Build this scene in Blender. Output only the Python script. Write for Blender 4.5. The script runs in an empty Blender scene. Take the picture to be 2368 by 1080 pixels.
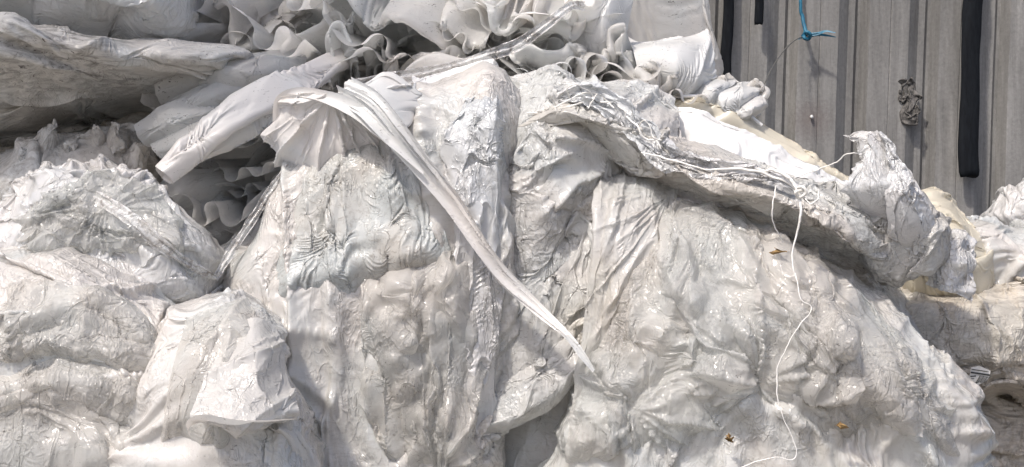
import bpy, math, random, time
import numpy as np
from mathutils import Vector
T0=time.time()
C=bpy.context.scene.collection
sc=bpy.context.scene
# ---------------- camera, sky, sun, exposure
cam=bpy.data.cameras.new('camera');co=bpy.data.objects.new('camera',cam);C.objects.link(co);sc.camera=co
cam.sensor_width=36;cam.lens=36/0.8;cam.clip_end=400;cam.clip_start=.05
co.location=(0,0,1.5);co.rotation_euler=(math.pi/2,0,0)
w=bpy.data.worlds.new('World');sc.world=w;w.use_nodes=True
nt=w.node_tree;bg=nt.nodes['Background'];sky=nt.nodes.new('ShaderNodeTexSky');sky.sky_type='NISHITA';sky.sun_disc=False
SUN=Vector((-0.42,-0.62,1.0)).normalized()       # direction towards the sun
EL=math.asin(SUN.z);AZ=math.atan2(SUN.x,SUN.y)
sky.sun_elevation=EL;sky.sun_rotation=AZ;sky.dust_density=3.0;sky.air_density=.6;sky.ozone_density=1
nt.links.new(sky.outputs[0],bg.inputs[0]);bg.inputs[1].default_value=.14
s=bpy.data.lights.new('sun','SUN');s.energy=2.3;s.angle=math.radians(3.0);s.color=(1,.93,.85)
so=bpy.data.objects.new('sun',s);C.objects.link(so);so.location=(-3,-3,7)
so.rotation_euler=SUN.to_track_quat('Z','Y').to_euler()
sc.view_settings.view_transform='Standard';sc.view_settings.look='None';sc.view_settings.gamma=1
sc.view_settings.exposure=0.66
sc.cycles.max_bounces=5;sc.cycles.diffuse_bounces=3;sc.cycles.transmission_bounces=4;sc.cycles.transparent_max_bounces=6;sc.cycles.use_adaptive_sampling=True;sc.cycles.adaptive_threshold=.02
sc.cycles.caustics_reflective=False;sc.cycles.caustics_refractive=False
SIDE=1
def P(px,py,d):
    px=np.asarray(px,float);py=np.asarray(py,float);d=np.asarray(d,float)
    k=0.8*d/2368
    return np.stack(np.broadcast_arrays((px-1184)*k,d,1.5-(py-540)*k),-1)
def rs(a,n,m):
    """bicubic-ish (Catmull-Rom) resample of a grid to n x m"""
    def ax(a,n):
        N=a.shape[0]
        if N==n: return a
        t=np.linspace(0,N-1,n);i=np.minimum(t.astype(int),N-2);f=(t-i)
        f=f.reshape((-1,)+(1,)*(a.ndim-1))
        ap=np.concatenate([2*a[:1]-a[1:2],a,2*a[-1:]-a[-2:-1]],0)
        p0,p1,p2,p3=ap[i],ap[i+1],ap[i+2],ap[i+3]
        return 0.5*((2*p1)+(p2-p0)*f+(2*p0-5*p1+4*p2-p3)*f*f+(3*p1-p0-3*p2+p3)*f**3)
    a=ax(a,n);a=np.swapaxes(ax(np.swapaxes(a,0,1),m),0,1);return a
def gnoise(n,m,k,rng,oct=3,asp=1.0):
    """smooth value noise in -1..1 on an n x m grid, k cells across"""
    o=np.zeros((n,m));A=1;S=0
    for q in range(oct):
        kk=max(2,int(k*2**q))
        g=rng.uniform(-1,1,(min(n,kk+1),max(2,min(m,int(kk*asp)+1))))
        o+=A*rs(g[...,None],n,m)[...,0];S+=A;A*=.5
    return o/S*1.6
def vn(U,V,rng,per=64):
    """smooth noise in -1..1 at any coordinates"""
    g=rng.uniform(-1,1,(per,per));iu=np.floor(U).astype(int);iv=np.floor(V).astype(int);fu=U-iu;fv=V-iv
    fu=fu*fu*(3-2*fu);fv=fv*fv*(3-2*fv);a=iu%per;b=iv%per;c=(a+1)%per;d=(b+1)%per
    return (g[a,b]*(1-fu)+g[c,b]*fu)*(1-fv)+(g[a,d]*(1-fu)+g[c,d]*fu)*fv
def ridged(U,V,rng,p=3.6):
    """sharp crests, smooth hollows between"""
    w=.35*vn(U*.7+9,V*.7,rng);w2=.35*vn(U*.7,V*.7+5,rng)
    a=1-np.abs(vn(U+w,V+w2,rng));b=1-np.abs(vn(U*2.1+3,V*2.1,rng))
    return a**(p*1.6)+.35*b**(p*1.6)*a
def folds(T,fans,seed):
    """film folds raised on grid T: ('lin', amp m, folds per metre, angle deg, stretch) run parallel in the picture plane;
    ('fan', px, py, amp, number of folds round the point, inner m, outer m) radiate from a point"""
    r=RS(seed);N=snormals(T);X=T[...,0];Z=T[...,2];h=0*X
    for f in fans:
        if f[0]=='cell':
            # stiff-film facets: hollow panels between straight sharp crests
            _,amp,k,ang,st=f[:5];c,s=math.cos(math.radians(ang)),math.sin(math.radians(ang))
            wx=.045*vn(X*5+30,Z*5+30,r);wz=.045*vn(X*5+50,Z*5+10,r)
            U=((X+wx)*-s+(Z+wz)*c)*k+60;V=((X+wx)*c+(Z+wz)*s)*k/st+60
            jg=r.uniform(.0,1.,(128,128,2));jh=r.uniform(0,.45,(128,128));iu=np.floor(U).astype(int);iv=np.floor(V).astype(int);F=np.full(X.shape,9.)
            for a in (-1,0,1):
                for b in (-1,0,1):
                    ga,gb=(iu+a)%128,(iv+b)%128
                    F=np.minimum(F,np.hypot(iu+a+jg[ga,gb,0]-U,iv+b+jg[ga,gb,1]-V)+jh[ga,gb])
            m=np.clip(vn(X*3.2+70,Z*3.2+20,r)*1.2+.75,.15,1.3)
            h=h+amp*m*np.minimum(F,1.1);continue
        if f[0]=='lin':
            _,amp,k,ang,st=f[:5];c,s=math.cos(math.radians(ang)),math.sin(math.radians(ang))
            U=(X*-s+Z*c)*k;V=(X*c+Z*s)*k/st
            m=1
            if len(f)>5: q=P(f[5],f[6],4);m=np.exp(-((X-q[0])**2+(Z-q[2])**2)/f[7]**2)
            h=h+amp*m*ridged(U+40,V+40,r)
        else:
            _,px,py,amp,k,r0,r1=f;q=near(T,px,py);dx=X-q[0];dz=Z-q[2];rr=np.hypot(dx,dz);an=np.arctan2(dz,dx)
            U=(an/(2*np.pi)+.5)*k+.25*vn(rr*6+20,an+20,r);U=np.mod(U,k)
            w=np.minimum(U,k-U);m=np.clip(w*2,0,1)
            fall=np.clip(rr/r0,0,1)*np.exp(-(rr/r1)**2)*(T[...,1]<q[1]+.35)
            h=h+amp*fall*m*ridged(U,rr*3+7,r)
    return T+N*(FAMP*h)[...,None]
FAMP=.78
def normals(x):
    du=np.gradient(x,axis=0);dv=np.gradient(x,axis=1)
    n=np.cross(du,dv);n/=np.linalg.norm(n,axis=-1,keepdims=True)+1e-12
    q,s_=n.shape[0]//3,n.shape[1]//3;return n if n[q:-q or None,s_:-s_ or None,1].mean()<0 else -n   # always the outer side, towards the yard
def solve(x,R,T,eu,ev,iters,kt,kb,N,ks=.35,out=0.0,grav=0.0):
    """relax a sheet whose rest size exceeds T by eu/ev: it buckles into wrinkles"""
    def L(A,s):
        return np.linalg.norm(A,axis=-1)
    Lu=np.linalg.norm(R[1:]-R[:-1],axis=-1)*(1+(eu[1:]+eu[:-1])/2)
    Lv=np.linalg.norm(R[:,1:]-R[:,:-1],axis=-1)*(1+(ev[:,1:]+ev[:,:-1])/2)
    em=(eu+ev)/2
    d1=np.linalg.norm(R[1:,1:]-R[:-1,:-1],axis=-1)*(1+em[1:,1:])
    d2=np.linalg.norm(R[1:,:-1]-R[:-1,1:],axis=-1)*(1+em[1:,1:])
    Lu2=Lu[1:]+Lu[:-1];Lv2=Lv[:,1:]+Lv[:,:-1]
    def con(a,b,L,k,one=False):
        d=b-a;l=np.sqrt((d*d).sum(-1))+1e-12
        c=(l-L)/l*0.5*k
        if one: c=np.minimum(c,0)
        d*=c[...,None]
        a+=d;b-=d
    for it in range(iters):
        for p in (0,1):
            n=(x.shape[0]-p)//2
            a=x[p:p+2*n:2];b=x[p+1:p+2*n:2];con(a[:len(b)],b,Lu[p::2][:len(b)],1)
            m=(x.shape[1]-p)//2
            a=x[:,p:p+2*m:2];b=x[:,p+1:p+2*m:2];con(a[:,:b.shape[1]],b,Lv[:,p::2][:,:b.shape[1]],1)
        for p in (0,1):
            a=x[p:-1:2,:-1];b=x[p+1::2,1:];n=min(len(a),len(b));con(a[:n],b[:n],d1[p::2][:n],ks)
            a=x[p:-1:2,1:];b=x[p+1::2,:-1];n=min(len(a),len(b));con(a[:n],b[:n],d2[p::2][:n],ks)
        if kb>0:
            for p in (0,1,2,3):
                if p%2==0 or 1:
                    a=x[p:-2:4];b=x[p+2::4];n=min(len(a),len(b));con(a[:n],b[:n],Lu2[p::4][:n],kb,True)
                    a=x[:,p:-2:4];b=x[:,p+2::4];n=min(a.shape[1],b.shape[1]);con(a[:,:n],b[:,:n],Lv2[:,p::4][:,:n],kb,True)
        x+=kt*(T-x)
        if N is not None:
            h=((x-T)*N).sum(-1);
            x-=N*(np.minimum(h,-out)+out)[...,None]*.5
    return x
def snormals(x,c=22):
    """normals of the smoothed sheet: raising folds along them does not puff the small wrinkles"""
    n,m=x.shape[:2];a=max(1,n//c);b=max(1,m//c)
    k=np.ones(2*a+1)/(2*a+1);k2=np.ones(2*b+1)/(2*b+1);y=x
    for _ in range(2):
        p=np.pad(y,((a,a),(0,0),(0,0)),'edge');cs=np.cumsum(np.concatenate([np.zeros((1,)+p.shape[1:]),p]),0);y=(cs[2*a+1:]-cs[:-2*a-1])/(2*a+1)
        p=np.pad(y,((0,0),(b,b),(0,0)),'edge');cs=np.cumsum(np.concatenate([np.zeros((p.shape[0],1,3)),p],1),1);y=(cs[:,2*b+1:]-cs[:,:-2*b-1])/(2*b+1)
    return normals(y)
def gather_to(pts):
    # pts: (point, radius, strength): cloth drawn in towards a point
    def g(T):
        for c,r,s in pts:
            c=np.asarray(c);d=T-c;l=np.linalg.norm(d,axis=-1,keepdims=True)
            T=T-d*s*np.exp(-(l/r)**2)
        return T
    return g
def crumple(T,levels,rng,gather=None,one=True,lump=0.0,lumpk=4,edge=True,fans=None,fseed=1):
    """levels: (n, m, warp amplitude, warp cells, excess, iters, kt, kb): at each level the sheet is shifted
    along itself by a smooth random field, so it bunches up in some places and pulls tight in others"""
    x=T.copy()
    size=np.linalg.norm(T[-1,T.shape[1]//2]-T[0,T.shape[1]//2])
    first=True
    for lv in levels:
        (n,m,wa,wk,ex,it,kt,kb)=lv[:8];wu,wv,asp=lv[8] if len(lv)>8 else (1,1,1)
        x=rs(x,n,m);N=normals(x)
        if first and lump: x=x+N*(gnoise(n,m,lumpk,rng,3)*lump)[...,None];N=normals(x)
        if fans and lv is levels[min(1,len(levels)-1)]: x=folds(x,[f for f in fans if f[0]!='cell'],fseed)
        T_=x.copy()
        e1=np.clip(np.minimum(np.arange(n),np.arange(n)[::-1])/(.07*n),0,1);e2=np.clip(np.minimum(np.arange(m),np.arange(m)[::-1])/(.07*m),0,1)
        win=(e1[:,None]*e2[None])[...,None]
        if first and gather: T_=T_+(gather(T_)-T_)*win
        if wa:
            tu=np.gradient(x,axis=0);tu/=np.linalg.norm(tu,axis=-1,keepdims=True)+1e-9
            tv=np.cross(N,tu)
            a=wa/wk
            if wk>=20:
                pm=np.clip(gnoise(n,m,6,rng,3)*1.3+.5,.08,1.35);wu,wv=wu*pm,wv*pm   # crinkled here, taut there
            if edge: wu,wv=wu*win[...,0],wv*win[...,0]
            T_=T_+tu*(gnoise(n,m,wk,rng,2,asp)*a*wu)[...,None]+tv*(gnoise(n,m,wk,rng,2,asp)*a*wv)[...,None]
        first=False
        h=np.median(np.linalg.norm(x[1:]-x[:-1],axis=-1))
        e=ex(n,m) if callable(ex) else np.full((n,m),float(ex))
        y=T_+N*(rng.normal(0,1,(n,m))*h*.3)[...,None]
        x=solve(y,x,T_,e,e,it,kt,kb,(N*SIDE if one else None),out=h*.5)
    cl=[f for f in (fans or ()) if f[0]=='cell']
    if cl: x=folds(x,cl,fseed+3)
    return x
def patchy(lo,hi,k,rng,p=2,asp=1):
    def f(n,m):
        return lo+(hi-lo)*np.clip(gnoise(n,m,k,rng,3,asp)*.5+.5,0,1)**p
    return f
def grid_obj(name,x,mat,parent=None,flip=False,closeu=False):
    n,m=x.shape[:2]
    idx=np.arange(n*m).reshape(n,m)
    if not flip and n>3 and m>3:     # open sheets: faces look towards the yard, so bump relief is not inverted
        nn=np.cross(np.gradient(x,axis=0),np.gradient(x,axis=1));q,s_=n//4,m//4
        flip=bool(nn[q:-q or None,s_:-s_ or None,1].mean()>0)
    f=np.stack([idx[:-1,:-1],idx[1:,:-1],idx[1:,1:],idx[:-1,1:]],-1).reshape(-1,4)
    if flip:f=f[:,::-1]
    return mesh_obj(name,x.reshape(-1,3),f,mat,parent)
def mesh_obj(name,v,f,mat,parent=None,smooth=True):
    me=bpy.data.meshes.new(name);f=np.ascontiguousarray(f,dtype=np.int32)
    me.vertices.add(len(v));me.vertices.foreach_set('co',np.asarray(v,np.float32).ravel())
    me.loops.add(f.size);me.loops.foreach_set('vertex_index',f.ravel())
    me.polygons.add(len(f));me.polygons.foreach_set('loop_start',np.arange(0,f.size,f.shape[1],dtype=np.int32))
    me.update(calc_edges=True)
    if smooth: me.polygons.foreach_set('use_smooth',np.ones(len(f),bool))
    me.materials.append(mat)
    o=bpy.data.objects.new(name,me);C.objects.link(o)
    if parent is not None:o.parent=parent
    return o
# ---------------- materials
class NT:
    def __init__(s,name):
        s.m=bpy.data.materials.new(name);s.m.use_nodes=True;s.t=s.m.node_tree;s.t.nodes.clear()
        s.co=s.n('ShaderNodeTexCoord').outputs['Object']
    def n(s,k,**kw):
        x=s.t.nodes.new(k)
        for a,b in kw.items():
            if a.startswith('i_'): 
                key=a[2:].replace('_',' ');x.inputs[key].default_value=b
            else: setattr(x,a,b)
        return x
    def l(s,a,b): s.t.links.new(a,b)
    def mapping(s,scale,loc=(0,0,0),rot=(0,0,0),src=None):
        m=s.n('ShaderNodeMapping');s.l(src or s.co,m.inputs[0]);m.inputs['Scale'].default_value=scale;m.inputs['Location'].default_value=loc;m.inputs['Rotation'].default_value=rot;return m.outputs[0]
    def noise(s,v,scale,detail=4,rough=.55,dist=0,kind='FBM'):
        x=s.n('ShaderNodeTexNoise');x.noise_type=kind;s.l(v,x.inputs['Vector']);x.inputs['Scale'].default_value=scale;x.inputs['Detail'].default_value=detail;x.inputs['Roughness'].default_value=rough;x.inputs['Distortion'].default_value=dist;return x.outputs['Fac']
    def ramp(s,f,pts):
        r=s.n('ShaderNodeValToRGB');s.l(f,r.inputs[0]);e=r.color_ramp.elements
        while len(e)<len(pts):e.new(.5)
        for q,(p,c) in zip(e,pts):
            q.position=p;q.color=(c,c,c,1) if isinstance(c,(int,float)) else (*c,1)
        return r.outputs[0]
    def mix(s,f,a,b,mode='MIX'):
        x=s.n('ShaderNodeMix',data_type='RGBA',blend_type=mode)
        for i,v in ((0,f),(6,a),(7,b)):
            if hasattr(v,'is_linked'): s.l(v,x.inputs[i])
            elif isinstance(v,(int,float)): x.inputs[i].default_value=v if i==0 else (v,v,v,1)
            else: x.inputs[i].default_value=(*v,1)
        return x.outputs[2]
    def math(s,op,a,b=None):
        x=s.n('ShaderNodeMath',operation=op)
        for i,v in enumerate((a,b)):
            if v is None: continue
            if hasattr(v,'is_linked'): s.l(v,x.inputs[i])
            else: x.inputs[i].default_value=v
        return x.outputs[0]
    def out(s,sh):
        o=s.n('ShaderNodeOutputMaterial');s.l(sh,o.inputs[0]);return s.m
def film(name,a,b,rough=.32,transl=.3,clear=0.0,dirt=.25,fleck=.5,micro=1.0,streak=(3,3,12),dirtcol=(.20,.16,.12),spec=.5,seed=0,yellow=0.0,mscale=1.0,sss=0.0,lines=1.0,dthr=.50):
    """thin plastic film: gloss, milky translucency, some clearness, two drifting tints, grime streaks, specks, fine creases"""
    N=NT(name);c=N.mapping((1,1,1),(seed*3.1,seed*1.7,seed*.9))
    tint=N.ramp(N.noise(c,2.3,3,.5,1.2),[(.40,a),(.60,b)])
    if yellow: tint=N.mix(N.ramp(N.noise(c,1.9,4,.6,.6),[(.52,0.0),(.72,yellow)]),tint,(.62,.54,.36))
    st=N.mapping(streak,(seed,0,0),src=c)
    d1=N.math('MULTIPLY',N.ramp(N.noise(st,5,8,.72,1.5),[(dthr,0.0),(dthr+.2,1.0)]),N.ramp(N.noise(c,1.6,3,.6,.5),[(.38,0.15),(.62,1.0)]))
    col=N.mix(N.math('MULTIPLY',d1,dirt),tint,dirtcol)
    f1=N.ramp(N.noise(N.mapping((1,1,1.9),(0,seed,0),src=c),34,4,.65,2.0),[(.63,0.0),(.66,1.0)])
    fm=N.ramp(N.noise(c,3.2,3,.6),[(.46,0.0),(.6,1.0)])
    col=N.mix(N.math('MULTIPLY',N.math('MULTIPLY',f1,fm),fleck),col,(.06,.045,.035))
    wv=N.n('ShaderNodeVectorMath',operation='ADD');ws=N.n('ShaderNodeVectorMath',operation='SCALE');nz=N.n('ShaderNodeTexNoise');N.l(c,nz.inputs['Vector']);nz.inputs['Scale'].default_value=13;nz.inputs['Detail'].default_value=2
    N.l(nz.outputs['Color'],ws.inputs[0]);ws.inputs['Scale'].default_value=.16;N.l(c,wv.inputs[0]);N.l(ws.outputs[0],wv.inputs[1])
    def facet(sc,amp):
        vo=N.n('ShaderNodeTexVoronoi');N.l(wv.outputs[0],vo.inputs['Vector']);vo.inputs['Scale'].default_value=sc
        su=N.n('ShaderNodeVectorMath',operation='SUBTRACT');N.l(wv.outputs[0],su.inputs[0]);N.l(vo.outputs['Position'],su.inputs[1])
        cc=N.n('ShaderNodeVectorMath',operation='SUBTRACT');N.l(vo.outputs['Color'],cc.inputs[0]);cc.inputs[1].default_value=(.5,.5,.5)
        dt=N.n('ShaderNodeVectorMath',operation='DOT_PRODUCT');N.l(su.outputs[0],dt.inputs[0]);N.l(cc.outputs[0],dt.inputs[1])
        return N.math('MULTIPLY',dt.outputs['Value'],amp)
    cs=N.mapping((1.5,1.5,.75),(seed,0,0),(0,.25,0),src=c)
    def crease(v,sc,amp,w_):
        f=N.math('ABSOLUTE',N.math('SUBTRACT',N.noise(v,sc*mscale,2.5,.5,1.8),.5))
        return N.math('MULTIPLY',N.ramp(f,[(0.0,1.0),(w_,0.0)]),amp)
    r2=N.noise(c,60*mscale,3,.55,.8)
    msk=N.ramp(N.noise(c,4.2,3,.6,.6),[(.42,.08),(.60,1.0)])
    h=N.math('ADD',N.math('ADD',facet(23*mscale,.28),crease(cs,6.5,.0032*lines,.06)),N.math('ADD',N.math('MULTIPLY',r2,.0011),crease(cs,17,.0018*lines,.08)))
    h=N.math('MULTIPLY',h,msk)
    bp=N.n('ShaderNodeBump');bp.inputs['Strength'].default_value=min(1,micro);bp.inputs['Distance'].default_value=max(1,micro);N.l(h,bp.inputs['Height'])
    p=N.n('ShaderNodeBsdfPrincipled');N.l(col,p.inputs['Base Color']);N.l(bp.outputs[0],p.inputs['Normal'])
    N.l(N.ramp(N.noise(c,6,3),[(.35,rough-.1),(.65,rough+.14)]),p.inputs['Roughness']);p.inputs['IOR'].default_value=1.5
    if sss: p.inputs['Subsurface Weight'].default_value=sss;p.inputs['Subsurface Radius'].default_value=(1,.95,.9);p.inputs['Subsurface Scale'].default_value=.022
    p.inputs['Specular IOR Level'].default_value=spec
    p.inputs['Coat Weight'].default_value=.5*(1-rough);p.inputs['Coat Roughness'].default_value=rough*.45;N.l(bp.outputs[0],p.inputs['Coat Normal'])
    t=N.n('ShaderNodeBsdfTranslucent');N.l(col,t.inputs[0]);N.l(bp.outputs[0],t.inputs['Normal'])
    m=N.n('ShaderNodeMixShader');m.inputs[0].default_value=transl;N.l(p.outputs[0],m.inputs[1]);N.l(t.outputs[0],m.inputs[2])
    sh=m.outputs[0]
    if clear:
        tr=N.n('ShaderNodeBsdfTransparent');tr.inputs[0].default_value=(.95,.95,.94,1)
        m2=N.n('ShaderNodeMixShader');lw=N.n('ShaderNodeLayerWeight');lw.inputs[0].default_value=.35;N.l(bp.outputs[0],lw.inputs['Normal'])
        N.l(N.math('MULTIPLY',N.math('SUBTRACT',1.0,lw.outputs['Facing']),clear),m2.inputs[0]);N.l(sh,m2.inputs[1]);N.l(tr.outputs[0],m2.inputs[2]);sh=m2.outputs[0]
    return N.out(sh)
WC=(.665,.675,.66);WP=(.71,.68,.645);WG=(.70,.73,.70)
M={}
M['bale']=film('crumpled_white_film',WC,WP,sss=.32,seed=1,rough=.21,dirt=.32)
M['bale2']=film('glossy_white_film',(.67,.68,.665),(.715,.685,.65),sss=.32,seed=2,rough=.18,dirt=.26,streak=(4,4,2))
M['right']=film('stained_white_film',(.67,.68,.66),(.70,.665,.62),sss=.32,seed=3,rough=.19,dirt=.38,streak=(5,5,2),yellow=.25)
M['pleat']=film('thin_pleated_film',(.72,.73,.72),(.73,.70,.66),lines=.45,seed=4,rough=.25,transl=.4,clear=.08,dirt=.35,streak=(9,9,1.2),yellow=.3)
M['smooth']=film('smooth_thick_film',(.72,.725,.715),(.76,.73,.70),seed=5,rough=.38,transl=.3,dirt=.06,fleck=.6,micro=.12)
M['ruffle']=film('soft_layered_film',(.83,.84,.83),(.86,.84,.81),seed=6,rough=.32,transl=.62,lines=.7,clear=.16,dirt=.12,fleck=.9,micro=.35)
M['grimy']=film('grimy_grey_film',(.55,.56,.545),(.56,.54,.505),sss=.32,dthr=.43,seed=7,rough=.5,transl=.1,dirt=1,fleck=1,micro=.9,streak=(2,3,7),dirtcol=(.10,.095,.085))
M['torn']=film('torn_dusty_film',(.68,.69,.67),(.66,.61,.54),sss=.32,dthr=.43,seed=8,rough=.5,transl=.2,dirt=.6,fleck=.8,streak=(4,4,4))
M['streaky']=film('streaky_glossy_film',(.69,.695,.69),(.72,.70,.68),sss=.32,seed=9,rough=.22,transl=.3,dirt=.2,fleck=.3,streak=(10,4,3),spec=.7)
M['speck']=film('speckled_dusty_film',(.60,.625,.615),(.60,.575,.53),sss=.32,seed=23,rough=.34,transl=.3,dirt=.7,fleck=1,micro=.8,streak=(7,4,7))
M['veil']=film('clear_veil_film',(.74,.75,.735),(.77,.745,.71),seed=24,rough=.13,transl=.45,clear=.5,dirt=.3,fleck=.8,micro=1.2,spec=.8,lines=1)
M['cream']=film('cream_film',(.74,.69,.57),(.77,.71,.58),seed=10,rough=.4,transl=.3,dirt=.1,fleck=.4,micro=.1)
M['white']=film('clean_white_film',(.84,.84,.83),(.85,.84,.82),seed=11,rough=.42,transl=.25,dirt=.02,fleck=.2,micro=.05)
M['tan']=film('tan_dirty_film',(.56,.53,.47),(.60,.54,.46),sss=.32,dthr=.43,seed=12,rough=.4,transl=.15,dirt=.6,fleck=.8,streak=(2,3,9),dirtcol=(.12,.10,.08))
M['over']=film('dirty_overhanging_film',(.69,.695,.67),(.68,.645,.60),dthr=.43,seed=13,rough=.28,transl=.3,dirt=.8,fleck=1,streak=(5,5,9),dirtcol=(.16,.14,.12),yellow=.12)
M['shiny']=film('silvery_shrink_film',(.68,.70,.71),(.74,.73,.72),seed=14,rough=.16,transl=.3,clear=.08,dirt=.1,fleck=.3,micro=1.6,spec=1.0,streak=(12,12,2))
M['wrap']=film('clear_wrap_film',(.70,.72,.715),(.72,.71,.69),seed=15,rough=.15,transl=.35,clear=.12,dirt=.1,fleck=.2,micro=.8,spec=1.0)
def clear_mat(name,dirt):
    N=NT(name);c=N.co
    p=N.n('ShaderNodeBsdfPrincipled');N.l(N.ramp(N.noise(N.mapping((1,1,1),src=c),26,5,.7,1),[(.45,(.78,.78,.77)),(.62,(.30,.27,.25))] if dirt else [(.3,(.8,.8,.8)),(.7,(.7,.71,.7))]),p.inputs['Base Color'])
    p.inputs['Roughness'].default_value=.12;p.inputs['Specular IOR Level'].default_value=1
    bp=N.n('ShaderNodeBump');bp.inputs['Strength'].default_value=.8;bp.inputs['Distance'].default_value=.01;N.l(N.noise(c,55,3,.6,1.5,'RIDGED_MULTIFRACTAL'),bp.inputs['Height']);N.l(bp.outputs[0],p.inputs['Normal'])
    t=N.n('ShaderNodeBsdfTransparent');t.inputs[0].default_value=(.93,.93,.92,1)
    m=N.n('ShaderNodeMixShader');lw=N.n('ShaderNodeLayerWeight');lw.inputs[0].default_value=.6;N.l(bp.outputs[0],lw.inputs['Normal'])
    N.l(N.math('ADD',N.math('MULTIPLY',lw.outputs['Facing'],.55),.38),m.inputs[0]);N.l(t.outputs[0],m.inputs[1]);N.l(p.outputs[0],m.inputs[2])
    return N.out(m.outputs[0])
M['clear']=clear_mat('clear_plastic_strap',True)
def plain(name,a,b,scale=20,rough=.6,bump=.3,vs=(1,1,1),spec=.5):
    N=NT(name);v=N.mapping(vs);f=N.noise(v,scale,5,.6,.5)
    p=N.n('ShaderNodeBsdfPrincipled');N.l(N.ramp(f,[(.35,a),(.65,b)]),p.inputs['Base Color']);p.inputs['Roughness'].default_value=rough;p.inputs['Specular IOR Level'].default_value=spec
    bp=N.n('ShaderNodeBump');bp.inputs['Strength'].default_value=bump;bp.inputs['Distance'].default_value=.004;N.l(f,bp.inputs['Height']);N.l(bp.outputs[0],p.inputs['Normal'])
    return N.out(p.outputs[0])
M['black']=plain('black_rubber_strip',(.004,.005,.007),(.008,.010,.013),30,.8,.4,(3,3,.6),.15)
M['blue']=plain('blue_twine',(.01,.09,.16),(.02,.16,.25),60,.5,.5)
M['wire']=plain('dull_grey_wire',(.07,.07,.065),(.12,.12,.11),60,.5,.2)
M['string']=plain('white_plastic_string',(.80,.79,.76),(.70,.68,.63),30,.4,.3)
M['twig']=plain('dry_leaf_scrap',(.16,.09,.03),(.30,.20,.08),60,.7,.4)
M['ink']=plain('black_print',(.015,.015,.015),(.03,.03,.03),60,.5,.1)
M['label']=plain('label_paper',(.62,.61,.58),(.50,.48,.44),30,.5,.2)
M['ground']=plain('dusty_concrete',(.20,.19,.17),(.30,.28,.25),3,.9,.5)
def wall_mat():
    N=NT('weathered_grey_sheet');c=N.co
    v=N.noise(N.mapping((9,9,.7)),2.2,6,.7,.3);g=N.noise(N.mapping((1,1,1)),60,4,.7);b=N.noise(N.mapping((1,1,.5)),2.0,4,.6,.5)
    base=N.ramp(v,[(.34,(.195,.192,.184)),(.5,(.245,.241,.232)),(.66,(.305,.30,.288))])
    col=N.mix(.55,base,N.ramp(g,[(.3,.55),(.7,1.0)]),'MULTIPLY');col=N.mix(.6,col,N.ramp(b,[(.35,.6),(.65,1.05)]),'MULTIPLY')
    st=N.mix(N.ramp(N.noise(N.mapping((30,30,.7)),3,4,.6),[(.62,0.0),(.72,.4)]),col,(.07,.066,.06))
    # reddish-brown stain round the nail
    nail=P(1880,275,5.97)
    dd=N.n('ShaderNodeVectorMath',operation='DISTANCE');N.l(c,dd.inputs[0]);dd.inputs[1].default_value=(float(nail[0])-WB[0],float(nail[1])-WB[1],float(nail[2])-WB[2])
    k=N.ramp(N.math('ADD',dd.outputs['Value'],N.math('MULTIPLY',g,.10)),[(.06,.5),(.17,0.0)])
    col=N.mix(k,st,(.12,.085,.08))
    p=N.n('ShaderNodeBsdfPrincipled');N.l(col,p.inputs['Base Color']);p.inputs['Roughness'].default_value=.75;p.inputs['Specular IOR Level'].default_value=.25
    bp=N.n('ShaderNodeBump');bp.inputs['Strength'].default_value=.35;bp.inputs['Distance'].default_value=.006;N.l(N.math('ADD',g,v),bp.inputs['Height']);N.l(bp.outputs[0],p.inputs['Normal'])
    return N.out(p.outputs[0])

def shade_canopy_mat():  # for the added overhead cover; part of the sunlight passes through
    N=NT('translucent_shade_sheet');d=N.n('ShaderNodeBsdfDiffuse');t=N.n('ShaderNodeBsdfTranslucent');d.inputs[0].default_value=t.inputs[0].default_value=(.9,.9,.87,1)
    x=N.n('ShaderNodeMixShader');x.inputs[0].default_value=.8;N.l(d.outputs[0],x.inputs[1]);N.l(t.outputs[0],x.inputs[2])
    c=N.n('ShaderNodeBsdfTransparent');y=N.n('ShaderNodeMixShader');y.inputs[0].default_value=.34;N.l(x.outputs[0],y.inputs[1]);N.l(c.outputs[0],y.inputs[2]);return N.out(y.outputs[0])
M['shade_panel']=shade_canopy_mat()
# ---------------- shape helpers
def thing(name,label,cat,group=None):
    o=bpy.data.objects.new(name,None);C.objects.link(o);o.empty_display_size=.1
    return tag(o,label,cat,group)
def tag(o,label,cat,group=None):
    o['label']=label;o['category']=cat
    if group:o['group']=group
    return o
def CR(pts,n):
    a=np.asarray(pts,float)
    # chord-length parameter for even spacing
    d=np.r_[0,np.cumsum(np.linalg.norm(np.diff(a[:,:2],axis=0),axis=1)+1e-6)]
    f=rs(a[:,None],(len(a)-1)*24+1,1)[:,0]
    s=np.r_[0,np.cumsum(np.linalg.norm(np.diff(f,axis=0),axis=1))]
    t=np.linspace(0,s[-1],n);return np.stack([np.interp(t,s,f[:,k]) for k in range(a.shape[1])],1)
def outline_r(poly,cx,cy,th):
    """distance from (cx,cy) to the outline in each direction th"""
    p=CR(poly+[poly[0]],400);a=np.arctan2(p[:,1]-cy,p[:,0]-cx);r=np.hypot(p[:,0]-cx,p[:,1]-cy)
    o=np.argsort(a);a=a[o];r=r[o]
    a=np.r_[a-2*np.pi,a,a+2*np.pi];r=np.r_[r,r,r]
    return np.interp(th,a,r)
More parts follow.
